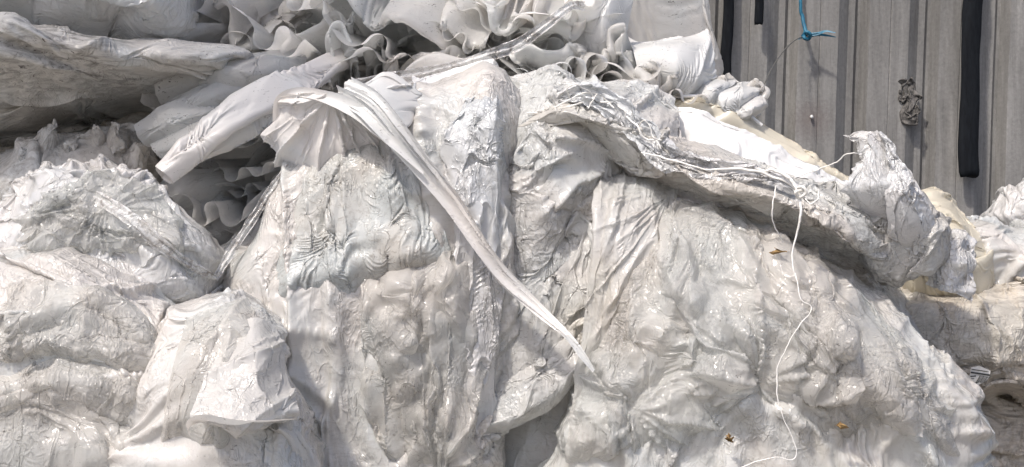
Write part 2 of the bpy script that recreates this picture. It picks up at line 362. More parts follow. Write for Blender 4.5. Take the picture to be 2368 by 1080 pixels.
def body(poly,d0,bul,n=65,e=.72,back=.9,phimax=2.5,front=.8,tilt=0.0,centre=None):
    """closed-round bale: outline poly in photo pixels at distance d0, swelling bul metres towards the viewer"""
    a=np.asarray(poly,float);cx,cy=centre or ((a[:,0].min()+a[:,0].max())/2,(a[:,1].min()+a[:,1].max())/2)
    u,v=np.meshgrid(np.linspace(-1,1,n),np.linspace(-1,1,n),indexing='ij')
    X=u*np.sqrt(1-v*v/2);Y=v*np.sqrt(1-u*u/2);r=np.minimum(np.hypot(X,Y),1);th=np.arctan2(-Y,X)
    phi=np.where(r<front,r/front*np.pi/2,np.pi/2+(r-front)/(1-front)*(phimax-np.pi/2))
    lat=np.sin(phi)**1.0;dep=np.cos(phi)
    lat=np.sign(lat)*np.abs(lat)**(e if e else 1)
    R=outline_r([tuple(q) for q in poly],cx,cy,th)
    d=d0-np.where(dep>0,bul*np.abs(dep)**e,-bul*back*np.abs(dep)**e)
    py=cy+lat*R*np.sin(th)
    d=d+tilt*(cy-py)/400.
    # lateral position fixed at the outline's distance so the body has real width
    q=P(cx+lat*R*np.cos(th),py,d);q2=P(cx+lat*R*np.cos(th),py,d0+0*d+tilt*(cy-py)/400.)
    k=np.clip((d-d0)/(bul*back+1e-6),0,1)[...,None];q[...,0:1]=q[...,0:1]*(1-k)+q2[...,0:1]*k;q[...,2:3]=q[...,2:3]*(1-k)+q2[...,2:3]*k
    return q
def near(T,px,py):
    """surface point of a front grid seen at photo pixel px,py"""
    k=2368/(0.8*T[...,1]);X=T[...,0]*k+1184;Y=540-(T[...,2]-1.5)*k
    dist=(X-px)**2+(Y-py)**2+(T[...,1]*8)**2
    i=np.unravel_index(np.argmin(dist),dist.shape);return T[i]
def surf_d(x,px,py):
    return near(x,px,py)[1]
def patch(rows,n=65,m=65):
    """rows of (px,py,d): smooth sheet through them; axis 0 runs along the rows"""
    L=max(len(r) for r in rows)
    g=np.stack([CR([(a,b,c*300) for a,b,c in r],max(L*3,9)) for r in rows],1)
    g[...,2]/=300
    g=P(g[...,0],g[...,1],g[...,2])
    return rs(g,n,m)
def strip(path,width,n=97,m=13,up=(0,0,1),twist=0.0,pleat=0.0,npl=3,rng=None,cup=0.0):
    """ribbon along path [(px,py,d)], width list in metres, optional twist (radians) and lengthwise pleats"""
    a=CR([(p[0],p[1],p[2]*300) for p in path],n);q=P(a[:,0],a[:,1],a[:,2]/300)
    t=np.gradient(q,axis=0);t/=np.linalg.norm(t,axis=1,keepdims=True)
    view=q-np.array([0,0,1.5]);view/=np.linalg.norm(view,axis=1,keepdims=True)
    sd=np.cross(t,view);sd/=np.linalg.norm(sd,axis=1,keepdims=True)
    nn=np.cross(sd,t)
    W=np.interp(np.linspace(0,1,n),np.linspace(0,1,len(width)),width)
    tw=np.interp(np.linspace(0,1,n),np.linspace(0,1,len(twist)),twist) if hasattr(twist,'__len__') else np.full(n,twist)
    S=sd*np.cos(tw)[:,None]+nn*np.sin(tw)[:,None];U=np.cross(S,t)
    v=np.linspace(-.5,.5,m)
    o=q[:,None]+S[:,None]*(v[None,:,None]*W[:,None,None])
    ph=np.cumsum(rng.normal(0,.08,n)) if rng is not None else np.zeros(n)
    z=pleat*np.sin(2*np.pi*npl*v[None]+ph[:,None])*(W/W.max())[:,None]+cup*(1-(2*v[None])**2)*W[:,None]
    return o+U[:,None]*z[...,None]
def fold(path,D,h,n=81,m=41,wav=.02,wk=5,rng=None,c=.12,close=.6):
    """sheet doubled over: rounded fold line along path, both leaves running off along D=(dpx,dpy,dd)"""
    a=CR([(p[0],p[1],p[2]*300) for p in path],n);q=P(a[:,0],a[:,1],a[:,2]/300)
    mid=a[len(a)//2];Dw=P(mid[0]+D[0],mid[1]+D[1],mid[2]/300+D[2])-P(mid[0],mid[1],mid[2]/300)
    L=np.linalg.norm(Dw);Du=Dw/L
    t=np.gradient(q,axis=0);W=np.cross(t,Du);W/=np.linalg.norm(W,axis=1,keepdims=True)+1e-9
    tt=np.linspace(-1,1,m);av=(np.sqrt(tt**2+c*c)-c)/(np.sqrt(1+c*c)-c);bv=np.tanh(3.2*tt)*(1-close*np.abs(tt))*.5
    wl=gnoise(n,3,wk,rng,2)[:,:1];hh=h*(1+.5*gnoise(n,3,4,rng,2)[:,:1]);LL=L*(1+.15*gnoise(n,3,4,rng,2)[:,:1])
    o=q[:,None]+Du*(LL*av[None])[...,None]+W[:,None]*(hh*bv[None]+wav*wl*(1-.5*av[None]))[...,None]
    return o
def ruffle(path,loops,A,back,rng,n=241,m=25,shift=(0,0),taper=.15,jag=.03):
    """film edge meandering in rounded loops (sine-generated curve) that die away towards the back"""
    a=CR([(p[0],p[1],p[2]*300) for p in path],n);q=P(a[:,0],a[:,1],a[:,2]/300)
    base=q[:,[0,2]];s=np.linspace(0,1,n)
    hd=np.arctan2(*(np.gradient(base,axis=0).T[::-1]))
    hd=np.unwrap(hd)
    ph=2*np.pi*loops*(s+.35/loops*gnoise(n,3,max(3,loops//2),rng,1)[:,0])+rng.uniform(0,6)
    Aa=A*(1+.35*gnoise(n,3,max(3,loops),rng,1)[:,0])
    th=hd+Aa*np.sin(ph)
    c=np.stack([np.cumsum(np.cos(th)),np.cumsum(np.sin(th))],1);c-=c[0]
    # local length so that the curve advances with the base
    adv=np.cumsum(np.cos(Aa*np.sin(ph)));tot=np.linalg.norm(np.diff(base,axis=0),axis=1).sum()
    c*=tot/max(abs(adv[-1]),n*.18)
    c+=base[0];err=base[-1]-c[-1];c+=err*s[:,None]
    # pull drift back to the base
    k=max(9,n//loops);ker=np.hanning(k+2)[1:-1];ker/=ker.sum()
    df=c-base;pad=np.pad(df,((k//2,k-1-k//2),(0,0)),'edge');sm=np.stack([np.convolve(pad[:,j],ker,'valid') for j in (0,1)],1)
    c=c-sm*.8
    v=np.linspace(0,1,m)
    wt=(1-v)**1.2*(1-taper)+taper
    xz=base[:,None]*(1-wt[None,:,None])+c[:,None]*wt[None,:,None]
    edge=jag*gnoise(n,3,loops*2,rng,3)[:,0]
    y=q[:,1][:,None]+edge[:,None]*(1-v)[None]+v[None]*back
    sh=np.array(shift)*.8*4/2368
    o=np.zeros((n,m,3));o[...,0]=xz[...,0]+sh[0]*v;o[...,2]=xz[...,1]-sh[1]*v;o[...,1]=y
    return o
def tube(path,r,n=80,m=8,wob=0.0,rng=None,world=False):
    a=CR([(p[0],p[1],p[2]*300) for p in path],n);q=P(a[:,0],a[:,1],a[:,2]/300)
    if wob: q=q+np.stack([gnoise(n,3,12,rng,2)[:,0] for _ in range(3)],1)*wob
    t=np.gradient(q,axis=0);t/=np.linalg.norm(t,axis=1,keepdims=True)
    u=np.cross(t,[.3,1,.2]);u/=np.linalg.norm(u,axis=1,keepdims=True);w_=np.cross(t,u)
    R=np.interp(np.linspace(0,1,n),np.linspace(0,1,len(r)),r) if hasattr(r,'__len__') else np.full(n,r)
    th=np.linspace(0,2*np.pi,m+1)
    return q[:,None]+(u[:,None]*np.cos(th)[None,:,None]+w_[:,None]*np.sin(th)[None,:,None])*R[:,None,None]
def finish():
    """put every thing's origin at its base"""
    for o in list(C.objects):
        if o.parent is not None or o.type in ('CAMERA','LIGHT'): continue
        ms=[x for x in [o]+list(o.children_recursive) if x.type=='MESH']
        if not ms or o.get('kind')=='structure' or o.get('keep'): continue
        A=[];
        for x in ms:
            v=np.empty(len(x.data.vertices)*3,np.float32);x.data.vertices.foreach_get('co',v);A.append(v.reshape(-1,3))
        al=np.concatenate(A);b=np.array([(al[:,0].min()+al[:,0].max())/2,(al[:,1].min()+al[:,1].max())/2,al[:,2].min()],np.float32)
        for x,v in zip(ms,A):
            x.data.vertices.foreach_set('co',(v-b).ravel());x.data.update()
        o.location=b.tolist()
RS=lambda k:np.random.default_rng(k)
WB=(0.0,0.0,0.0)
M['wall']=wall_mat()
# ---------------- setting
def ground():
    r=RS(5);n=81;u,v=np.meshgrid(np.linspace(-60,60,n),np.linspace(-60,60,n),indexing='ij')
    g=np.stack([u,v,0*u+.004*r.normal(size=u.shape)],-1);o=grid_obj('ground',g,M['ground']);o['kind']='structure'
ground()
def wall():
    k=0.8*6/2368
    per=[(0,0),(48,0),(50,.06),(52,0),(92,0),(120,.8),(135,.8),(144,1.2),(151,1.2),(163,0)]
    xs=[];ds=[]
    r=RS(3)
    for i in range(-22,12):
        x0=1839+i*163
        for a,b in per[:-1]: xs.append(x0+a);ds.append(b)
    xs=np.array(xs);ds=np.array(ds)
    X=(xs-1184)*k;Y=6.0+ds*.060
    z=np.linspace(-.02,5.2,53)
    fx=np.sort(np.concatenate([X,X[:-1]+np.diff(X)*.5]));fy=np.interp(fx,X,Y)
    g=np.zeros((len(fx),len(z),3));lean=math.tan(math.radians(1.9))
    g[...,0]=fx[:,None]+(z[None]-1.95)*lean;g[...,1]=fy[:,None]+.004*gnoise(len(fx),len(z),14,r,2);g[...,2]=z[None]
    t=thing('corrugated_wall','tall weathered grey corrugated sheet wall standing behind the film pile','wall');t['keep']=1
    o=grid_obj('wall_sheet',g,M['wall'],t,flip=False);o.data.polygons.foreach_set('use_smooth',[False]*len(o.data.polygons))
    b=g.copy();b[...,1]+=.025;grid_obj('backing_sheet',b[:,:],M['wall'],t)
    # crusty dark patch
    x=body([(2108,182),(2118,215),(2116,245),(2108,262),(2110,280),(2096,286),(2084,284),(2086,262),(2096,240),(2092,205)],6.0,.009,n=41)
    x=crumple(x,[(41,41,.5,5,0,30,.05,.02),(81,81,.5,12,0,20,.05,.02)],RS(4),lump=.006,lumpk=9);grid_obj('sealant_patch',x,M['patch'],t,flip=True)
    x=body([(1873,270),(1875,266),(1879,266),(1881,270),(1879,274),(1875,274)],5.985,.012,n=17);grid_obj('nail_head',x,M['string'],t,flip=True)
    x=tube([(1877,270,6.01),(1877,270,5.98)],.003,n=4);grid_obj('nail_shank',x,M['wire'],t)
M['patch']=plain('dark_crusty_sealant',(.05,.048,.045),(.16,.15,.14),50,.9,1)
wall()
def add_shade_canopy():  # unseen cover added overhead to cast the soft shade at upper left
    t=thing('shade_canopy','unseen corrugated cover added high above the left of the pile to shade it','shade_panel');t['keep']=1
    n=160;x=np.linspace(-6.5,-1.5,n);y=np.linspace(2.15,6.0,9)
    g=np.zeros((n,9,3));g[...,0]=x[:,None];g[...,1]=y[None];g[...,2]=5.0+.03*np.sin(x*2*np.pi/.15)[:,None]+.04*(y[None]-2.2)
    grid_obj('shade_sheet',g,M['shade_panel'],t)
    for px in (-6.4,-3.9):  # invented supports under the added cover, also out of view
        q=tube([(0,0,1),(0,1,1)],.05,n=2,m=16);q[0,:,:]=0;th=np.linspace(0,2*np.pi,17)
        for i,zz in enumerate((0.0,5.0)): q[i,:,0]=px+.05*np.cos(th);q[i,:,1]=2.4+.05*np.sin(th);q[i,:,2]=zz
        grid_obj('shade_sheet_post',q,M['wire'],t)
add_shade_canopy()
def black(px0,px1,py1,px0b,px1b,lab,top=-260,seed=0,d=5.93):
    r=RS(seed)
    rows=[]
    n=60;m=17
    v=np.linspace(0,1,n);th=np.linspace(0,2*np.pi,m)
    cx=(px0+px1)/2+((px0b+px1b)/2-(px0+px1)/2)*v;wd=((px1-px0)+((px1b-px0b)-(px1-px0))*v)/2*(1+.05*gnoise(n,3,5,r,2)[:,0])
    py=top+(py1-top)*v
    wd=wd*np.where(v>.985,.9,1)
    X=cx[:,None]+wd[:,None]*np.cos(th)[None]+3*gnoise(n,3,6,r,2)[:,:1];D=d+.016*np.sin(th)[None]*(1+.5*gnoise(n,m,4,r,2));Y=py[:,None]+0*X+(v[:,None]>.97)*6*gnoise(n,m,5,r,2)
    g=P(X,Y,D);o=mesh_grid_caps('black_strip',g,M['black']);return tag(o,lab,'strip','black strips hanging on the wall')
def mesh_grid_caps(name,g,mat,parent=None):
    n,m=g.shape[:2];v=g.reshape(-1,3);idx=np.arange(n*m).reshape(n,m)
    f=np.stack([idx[:-1,:-1],idx[1:,:-1],idx[1:,1:],idx[:-1,1:]],-1).reshape(-1,4)
    c0=g[0].mean(0);c1=g[-1].mean(0);v=np.concatenate([v,[c0,c1]]);a=n*m
    e0=np.stack([idx[0,:-1],idx[0,1:],np.full(m-1,a),np.full(m-1,a)],1);e1=np.stack([idx[-1,1:],idx[-1,:-1],np.full(m-1,a+1),np.full(m-1,a+1)],1)
    tri=np.concatenate([e0[:,:3],e1[:,:3]])
    me=bpy.data.meshes.new(name);me.from_pydata([tuple(q) for q in v],[],[tuple(q) for q in f]+[tuple(q) for q in tri])
    me.polygons.foreach_set('use_smooth',[True]*len(me.polygons));me.materials.append(mat);o=bpy.data.objects.new(name,me);C.objects.link(o)
    if parent:o.parent=parent
    return o
black(2236,2278,408,2213,2262,'long black strip hanging down the wall, its frayed end near the fin of film',seed=1)
black(1676,1702,420,1664,1690,'narrow black strip on the wall running down behind the white ruffled film',seed=2)
black(1738,1758,54,1744,1764,'short black strip end at the top of the wall beside the blue cord',seed=3)
def cord():
    r=RS(8)
    t=thing('blue_cord','blue plastic cord knotted with frayed tails, hanging on the grey wall','cord')
    grid_obj('cord_length',tube([(1852,-250,5.95),(1851,-10,5.95),(1856,40,5.95),(1865,80,5.93)],[.008,.008,.007,.009],rng=r,wob=.003),M['blue'],t)
    kn=tube([(1856,84,5.93),(1864,74,5.9),(1874,80,5.9),(1870,90,5.92),(1860,88,5.9),(1862,76,5.93),(1872,76,5.92)],.008,n=60);grid_obj('knot',kn,M['blue'],t)
    grid_obj('tail',strip([(1868,80,5.92),(1890,78,5.9),(1910,72,5.88),(1932,76,5.86)],[.02,.016,.01,.004],twist=.6),M['blue'],t)
    grid_obj('tail',strip([(1868,84,5.92),(1890,80,5.9),(1912,82,5.89),(1933,86,5.87)],[.018,.014,.010,.004],twist=-.4),M['blue'],t)
    grid_obj('tail',strip([(1864,84,5.92),(1855,86,5.91),(1845,91,5.9)],[.012,.010,.004]),M['blue'],t)
    w_=grid_obj('wire',tube([(1868,82,5.94),(1840,92,5.85),(1815,115,5.6),(1790,150,5.3),(1770,190,5.0),(1758,216,4.9),(1745,250,4.85)],.0028,n=60),M['wire'])
    tag(w_,'thin dark wire curving from the blue knot down to the ruffled film','wire')
cord()
# ---------------- bales and bags
XS={}
def bag(name,poly,d0,bul,mat,levels,seed,label,cat='bale',lump=.05,lumpk=4,gathers=(),fans=None,group='bales and bags of white film in the pile',**kw):
    r=RS(seed);T=body(poly,d0,bul,n=levels[0][0],**kw)
    gp=[(near(T,gx,gy),gr,gs) for gx,gy,gr,gs in gathers]
    x=crumple(T,levels,r,gather=gather_to(gp) if gp else None,lump=lump,lumpk=lumpk,fans=fans,fseed=seed+7)
    t=thing(name,label,cat,group)
    o=grid_obj('film_cover',x,M[mat],t,flip=True);XS[label]=x
    return t,x
def pleats(g,k,amp,r):
    n,m=g.shape[:2];s=np.linspace(0,1,n)[:,None]+.05*gnoise(n,m,4,r,2);N=snormals(g)
    return g+N*(amp*np.sin(2*np.pi*k*s+2*gnoise(n,m,3,r,1))*(.6+.6*gnoise(n,m,5,r,1)))[...,None]
def drape(x,rows,off,n,m,levels,seed,mat,parent,name='loose_layer',gathers=(),lump=0.0,jag=0.0,tuck=(1,1,1,1),pl=None,fans=(('lin',.026,6,97,7),('cell',.026,10,95,2.4),('cell',.010,24,70,2))):
    """a further layer of film lying on body x: rows of (px,py[,extra offset])"""
    f=[(p[0],p[1],near(x,p[0],p[1])[1]-off-(p[2] if len(p)>2 else 0)) for row in rows for p in row]
    k=0;R=[]
    for row in rows: R.append(f[k:k+len(row)]);k+=len(row)
    g=patch(R,n,m);r=RS(seed)
    # follow the body underneath more closely
    kk=2368/(0.8*x[...,1]);Xp=(x[...,0]*kk+1184).ravel()[::3];Yp=(540-(x[...,2]-1.5)*kk).ravel()[::3];Dp=x[...,1].ravel()[::3]
    kg=2368/(0.8*g[...,1]);GX=g[...,0]*kg+1184;GY=540-(g[...,2]-1.5)*kg
    q=GX[::6,::6];qy=GY[::6,::6];D=np.empty(q.shape)
    for i in range(q.shape[0]):
        dd=(Xp[None]-q[i][:,None])**2+(Yp[None]-qy[i][:,None])**2+(Dp[None]*40)**2*.25
        D[i]=Dp[np.argmin(dd,1)]
    Df=rs(D[...,None],n,m)[...,0]-off
    Df=np.minimum(Df,g[...,1]+.05);Df=g[...,1]*.25+Df*.75
    a1=np.linspace(0,1,n)[:,None];a2=np.linspace(0,1,m)[None];tk=np.zeros((n,m))
    for w_,f_ in zip(tuck,(a1,1-a1,a2,1-a2)):
        if w_: tk=np.maximum(tk,np.clip(1-f_/.14,0,1)**1.5*w_)
    g=P(GX,GY,Df+tk*(off+.045))
    if pl: g=pleats(g,pl[0],pl[1],r)
    if jag:
        g[0]+=jag*gnoise(m,3,m//6,r,2)[:,:1]*np.array([1,0,.6]);g[-1]+=jag*gnoise(m,3,m//6,r,2)[:,:1]*np.array([1,0,.6])
    gp=[(near(g,a,b),c,d) for a,b,c,d in gathers]
    g=crumple(g,levels,r,one=True,gather=gather_to(gp) if gp else None,lump=lump,fans=fans,fseed=seed)
    return grid_obj(name,g,M[mat],parent)
def LV(n1=65,n2=161,n3=385,a=(.55,.35,.25),k=(4,11,28),it=(140,80,45),kt=(.01,.015,.02),kb=(.03,.03,.02),w=((1,1,1),(1,1,1),(1,1,1))):
    return [(n,n,a[i],k[i],0,it[i],kt[i],kb[i],w[i]) for i,n in enumerate((n1,n2,n3))]
M['flap']=film('wrinkled_flap_film',(.64,.66,.66),(.68,.665,.64),seed=21,rough=.24,transl=.4,dirt=.08,fleck=.3,micro=.5)
GB=1500
centre,xc=bag('film_bale',[(575,620),(630,555),(636,500),(690,395),(770,335),(860,285),(950,235),(1080,190),(1160,190),(1190,300),(1200,560),(1190,800),(1160,1000),(1130,1200),(1100,GB),(640,GB),(600,1200),(600,1000),(585,850),(560,700)],4.25,.36,'bale',
  LV(81,209,513,a=(.42,.30,.42),k=(5,12,36),w=((1.2,.3,.35),(1,.4,.35),(1,.8,.6))),11,'big crumpled white bale in the middle, under the long twisted strip',lump=.025,fans=[('fan',1010,1100,.055,24,.2,.75),('fan',770,575,.03,14,.06,.2),('lin',.05,5,97,7),('cell',.030,9,95,2.6),('cell',.012,22,60,2),('fan',1110,430,.02,12,.05,.2)],e=.42,gathers=[(760,560,.12,.3),(1000,1040,.25,.25),(1030,640,.1,.25)])
print('c',time.time()-T0)
right,xr=bag('film_bale',[(1560,500),(1650,478),(1730,520),(1850,590),(1980,680),(2090,790),(2200,890),(2232,980),(2235,1080),(2230,GB),(1300,GB),(1290,1080),(1330,950),(1385,850),(1420,720),(1480,620),(1520,540)],4.12,.42,'right',
  LV(81,209,513,a=(.42,.30,.42),k=(4,11,34),w=((1.4,.2,.35),(1.2,.25,.4),(1,.7,.6))),12,'large stained white bale at lower right, a thin white string down its front',lump=.03,fans=[('fan',1765,860,.05,16,.12,.5),('fan',1480,940,.035,14,.08,.3),('fan',2130,930,.02,18,.1,.4),('fan',1885,610,.03,11,.05,.22),('lin',.055,4,-55,6),('lin',.05,5,84,8,1780,1060,.5),('cell',.034,8,-62,2.4),('cell',.012,20,100,2)],e=.58,centre=(1770,1000),gathers=[(1880,610,.12,.3),(1765,850,.10,.25),(1490,1000,.10,.2),(2120,960,.10,.2)])
lb,x1=bag('film_bag',[(-220,630),(-60,612),(60,612),(160,618),(250,650),(330,690),(392,735),(420,800),(410,950),(380,1080),(360,GB),(-260,GB),(-260,900)],3.9,.45,'bale2',
  LV(73,177,425,a=(.42,.32,.34),k=(4,9,28),w=((.5,1.1,1.6),(.6,1,1.6),(1,1,1))),13,'glossy white bag filling the lower left corner',cat='bag',e=.5,lump=.03,fans=[('lin',.05,5,12,4),('fan',345,850,.035,16,.1,.5),('fan',20,860,.03,14,.08,.35),('cell',.030,8,20,2.2),('cell',.010,20,60,2)],gathers=[(340,850,.2,.5),(10,850,.16,.4),(100,640,.1,.4),(220,1000,.14,.4)])
ls,x2=bag('film_bag',[(-200,560),(0,505),(50,455),(120,415),(200,402),(290,425),(370,470),(440,540),(490,600),(500,660),(480,730),(400,760),(300,800),(0,800),(-200,760)],4.25,.42,'streaky',
  LV(73,177,401,a=(.42,.35,.22),k=(3,6,16),w=((.5,1.1,1.6),(.2,1.2,4),(.2,1.2,4))),14,'streaky glossy white bag at left with clear strap pulled over it',cat='bag',e=.5,lump=.03,fans=[('fan',240,472,.03,30,.08,.6),('fan',30,520,.03,18,.08,.35),('cell',.022,11,22,4),('cell',.009,24,20,3)],gathers=[(240,480,.16,.5),(40,520,.12,.4),(150,600,.18,.5),(430,650,.1,.4)])
bl,x3=bag('film_bag',[(160,600),(240,590),(340,600),(395,640),(408,700),(385,740),(350,745),(280,700),(200,640)],4.0,.2,'streaky',
  LV(49,97,193,a=(.7,.5,.3),k=(3,7,16)),15,'rounded fold of white film drooping above the lower left bag',cat='bag',lump=.02,fans=[('fan',180,610,.025,16,.06,.35)],gathers=[(170,610,.12,.6)])
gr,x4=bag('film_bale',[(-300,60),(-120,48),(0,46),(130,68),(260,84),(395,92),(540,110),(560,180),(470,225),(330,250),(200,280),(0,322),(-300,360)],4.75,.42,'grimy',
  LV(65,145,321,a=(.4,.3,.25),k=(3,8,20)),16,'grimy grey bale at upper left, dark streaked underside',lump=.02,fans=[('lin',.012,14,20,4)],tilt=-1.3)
tr_,x5=bag('film_bale',[(-250,440),(-100,380),(0,355),(80,335),(160,318),(230,322),(310,300),(350,330),(360,420),(380,560),(300,640),(-250,640)],4.75,.4,'torn',
  LV(65,145,321,a=(.8,.5,.3),k=(4,9,20)),17,'torn dusty bale in the shadow below the grimy bale',lump=.07,lumpk=6,gathers=[(230,330,.1,.5),(110,350,.1,.5)])
wr,x6=bag('film_bag',[(-300,-200),(100,-260),(400,-200),(440,-60),(430,40),(400,95),(260,84),(130,72),(0,48),(-300,40)],4.75,.4,'wrap',
  LV(65,145,321,a=(.8,.5,.3),k=(3,8,20)),18,'shiny translucent bag lying on the grimy bale, top left',cat='bag',lump=.05,gathers=[(200,60,.12,.5),(140,-20,.15,.4)])
ct,x7=bag('film_bale',[(1080,330),(1150,280),(1300,240),(1450,250),(1560,330),(1600,450),(1580,600),(1500,800),(1450,1000),(1420,GB),(1050,GB),(1080,900),(1090,600)],4.5,.42,'bale',
  LV(73,169,385,a=(.8,.6,.36),k=(4,10,30)),19,'crumpled bale between the middle and lower right bales, partly curtained',lump=.04,fans=[('fan',1400,440,.045,20,.08,.45),('lin',.03,8,70,3),('cell',.028,10,60,2.2)],gathers=[(1390,440,.18,.5),(1200,470,.1,.4),(1300,560,.12,.4)])
bt,x8=bag('film_bale',[(700,1110),(780,1062),(880,1052),(960,1075),(1030,1110),(1060,GB),(660,GB)],4.0,.25,'bale',
  LV(49,97,193),20,'low bale whose pale top shows at the bottom edge',lump=.02)
sh_,x9=bag('film_bale',[(1640,470),(1800,480),(1950,560),(2060,680),(2150,800),(2225,890),(2235,1000),(2230,GB),(1500,GB),(1500,700)],4.45,.45,'over',
  LV(65,145,321,a=(.4,.35,.3),k=(4,9,22)),21,'dirt streaked bale shoulder behind the lower right bale',lump=.02,fans=[('lin',.03,9,-50,4)])
tn,x10=bag('film_bale',[(2000,700),(2050,660),(2200,640),(2400,640),(2600,660),(2650,900),(2600,960),(2400,950),(2250,900),(2100,860)],4.7,.42,'tan',
  LV(65,145,321,a=(.5,.4,.3),k=(4,9,22)),22,'dull tan bale at the right edge with a barcode label',lump=.03,fans=[('lin',.025,9,-8,3),('fan',2230,900,.02,14,.06,.3)])
tn2,x11=bag('film_bale',[(2100,900),(2250,880),(2400,900),(2650,900),(2700,GB),(2050,GB)],4.85,.4,'tan',
  LV(65,145,289,a=(.5,.4,.3),k=(4,9,22)),23,'dark grimy bale in the bottom right corner',lump=.05)
cg,x12=bag('film_bale',[(2080,480),(2140,440),(2190,448),(2240,490),(2290,540),(2320,620),(2300,700),(2240,720),(2100,700)],4.7,.35,'cream',
  LV(49,121,257,a=(.5,.35,.25),k=(3,8,18)),24,'cream bale behind the overhanging sheet at right',lump=.02,gathers=[(2255,685,.12,.5)])
rb,x13=bag('film_bale',[(2200,520),(2260,500),(2330,520),(2420,570),(2600,600),(2620,760),(2400,780),(2280,760),(2230,680)],4.8,.35,'bale2',
  LV(65,145,289,a=(.8,.5,.3),k=(4,9,20)),25,'glossy white bale against the right edge below the pointed tips',lump=.03,fans=[('fan',2290,700,.035,14,.08,.4),('lin',.02,12,80,3)],gathers=[(2290,700,.12,.5)])
rt,x14=bag('film_bag',[(2265,500),(2300,478),(2330,432),(2340,462),(2368,415),(2420,380),(2500,430),(2520,560),(2400,580),(2300,540)],5.2,.25,'streaky',
  LV(49,121,225,a=(.6,.4,.3),k=(4,9,20)),26,'pale bluish bag with pointed tips at the right edge',cat='bag',lump=.02)
gp_,x15=bag('film_bag',[(380,640),(430,600),(500,588),(600,590),(660,600),(680,720),(640,780),(500,800),(400,770)],4.55,.28,'bale2',
  LV(49,121,257,a=(.8,.5,.3),k=(4,9,20)),27,'small pale bag in the gap where the clear strap meets',cat='bag',lump=.05,gathers=[(500,640,.12,.6)])
lw_,x17=bag('film_bale',[(1040,880),(1150,850),(1300,840),(1450,860),(1520,950),(1530,GB),(1020,GB)],4.55,.35,'pleat',
  LV(49,121,257,a=(.4,.4,.3),k=(3,8,20)),30,'shaded film in the low cleft between the two big bales',lump=.03,fans=[('lin',.03,9,60,3)])
print('bags',time.time()-T0)
# ---- folded flap bag at front left
fb,x16=bag('film_bag',[(345,790),(400,745),(430,715),(480,708),(560,690),(620,720),(645,790),(660,880),(690,960),(700,1010),(740,1120),(760,GB),(250,GB),(250,1100),(290,1000),(320,900)],3.75,.38,'bale2',
  LV(73,169,401,a=(.5,.35,.3),k=(4,9,28),w=((1,.4,.5),(1,.5,.6),(1,1,1))),28,'white bag at front left with a broad smooth folded flap',cat='bag',e=.5,lump=.02,fans=[('fan',510,735,.04,14,.08,.4),('lin',.035,6,75,4),('cell',.026,9,70,2.4),('cell',.010,22,40,2)],gathers=[(520,740,.1,.4),(470,720,.08,.4)])
r=RS(40)
g=patch([[(530,752,3.46),(590,735,3.44),(636,752,3.50)],[(500,830,3.34),(590,815,3.32),(654,835,3.42)],[(462,910,3.26),(580,905,3.24),(678,915,3.36)],[(440,962,3.20),(570,972,3.19),(691,948,3.32)],[(450,974,3.24),(570,988,3.24),(685,962,3.36)],[(470,970,3.32),(570,975,3.32),(670,955,3.42)]],65,65)
g=folds(rs(g,193,193),[('lin',.020,7,28,5),('fan',640,960,.018,11,.06,.25),('lin',.006,24,40,3)],9);g=crumple(g,[(193,193,.10,14,0,25,.04,.05)],r,one=False);grid_obj('folded_flap',g,M['flap'],fb)
g=patch([[(440,1000,3.25),(430,975,3.2),(470,958,3.16),(560,972,3.15),(690,968,3.28)],[(440,1010,3.3),(436,990,3.24),(475,976,3.2),(560,988,3.19),(640,975,3.3)]],65,17);grid_obj('rolled_hem',g,M['smooth'],fb)
g=patch([[(630,975,3.35),(690,985,3.42),(735,1085,3.55),(760,1250,3.6)],[(640,990,3.3),(665,1010,3.32),(690,1100,3.38),(720,1250,3.4)],[(620,985,3.33),(640,1020,3.4),(650,1100,3.42),(670,1250,3.45)]],65,33)
g=crumple(g,[(65,33,.15,4,0,50,.02,.1),(161,97,.1,9,0,30,.02,.1)],r,one=False);grid_obj('side_skirt',g,M['smooth'],fb)
# ---------------- ruffled bundles of layered film
VR=RS(99)
def AV(A,r): return A*r.uniform(.68,.98)
def bundle(name,label,core,cd,cb,seed,tilt=0):
    r=RS(seed);T=body(core,cd,cb,n=49,tilt=tilt)
    x=crumple(T,LV(49,97,193,a=(.8,.5,.3),k=(4,8,16)),r,lump=.06)
    t=thing(name,label,'bundle','bundles of ruffled film stacked behind the bales')
    grid_obj('inner_layers',x,M['ruffle'],t,flip=True);return t,r
def soft(g,r,a=.25,k=4,n=None,it=40):
    n_,m_=g.shape[:2]
    if it>=40: g=folds(g,[('lin',.016,9,35,4),('lin',.006,24,50,4)],int(r.integers(1e6)))
    return crumple(g,[(n_,m_,a,k,0,it,.03,.12)],r,one=False)
def lay(t,r,g,mat='ruffle'): return grid_obj('film_layer',g,M[mat],t)
A_,ra=bundle('ruffled_bundle','cascade of ruffled soft white film layers left of the middle bale, in shade',[(420,120),(600,60),(800,120),(800,400),(720,560),(600,610),(470,590),(420,500),(390,350),(390,200)],5.3,.2,50)
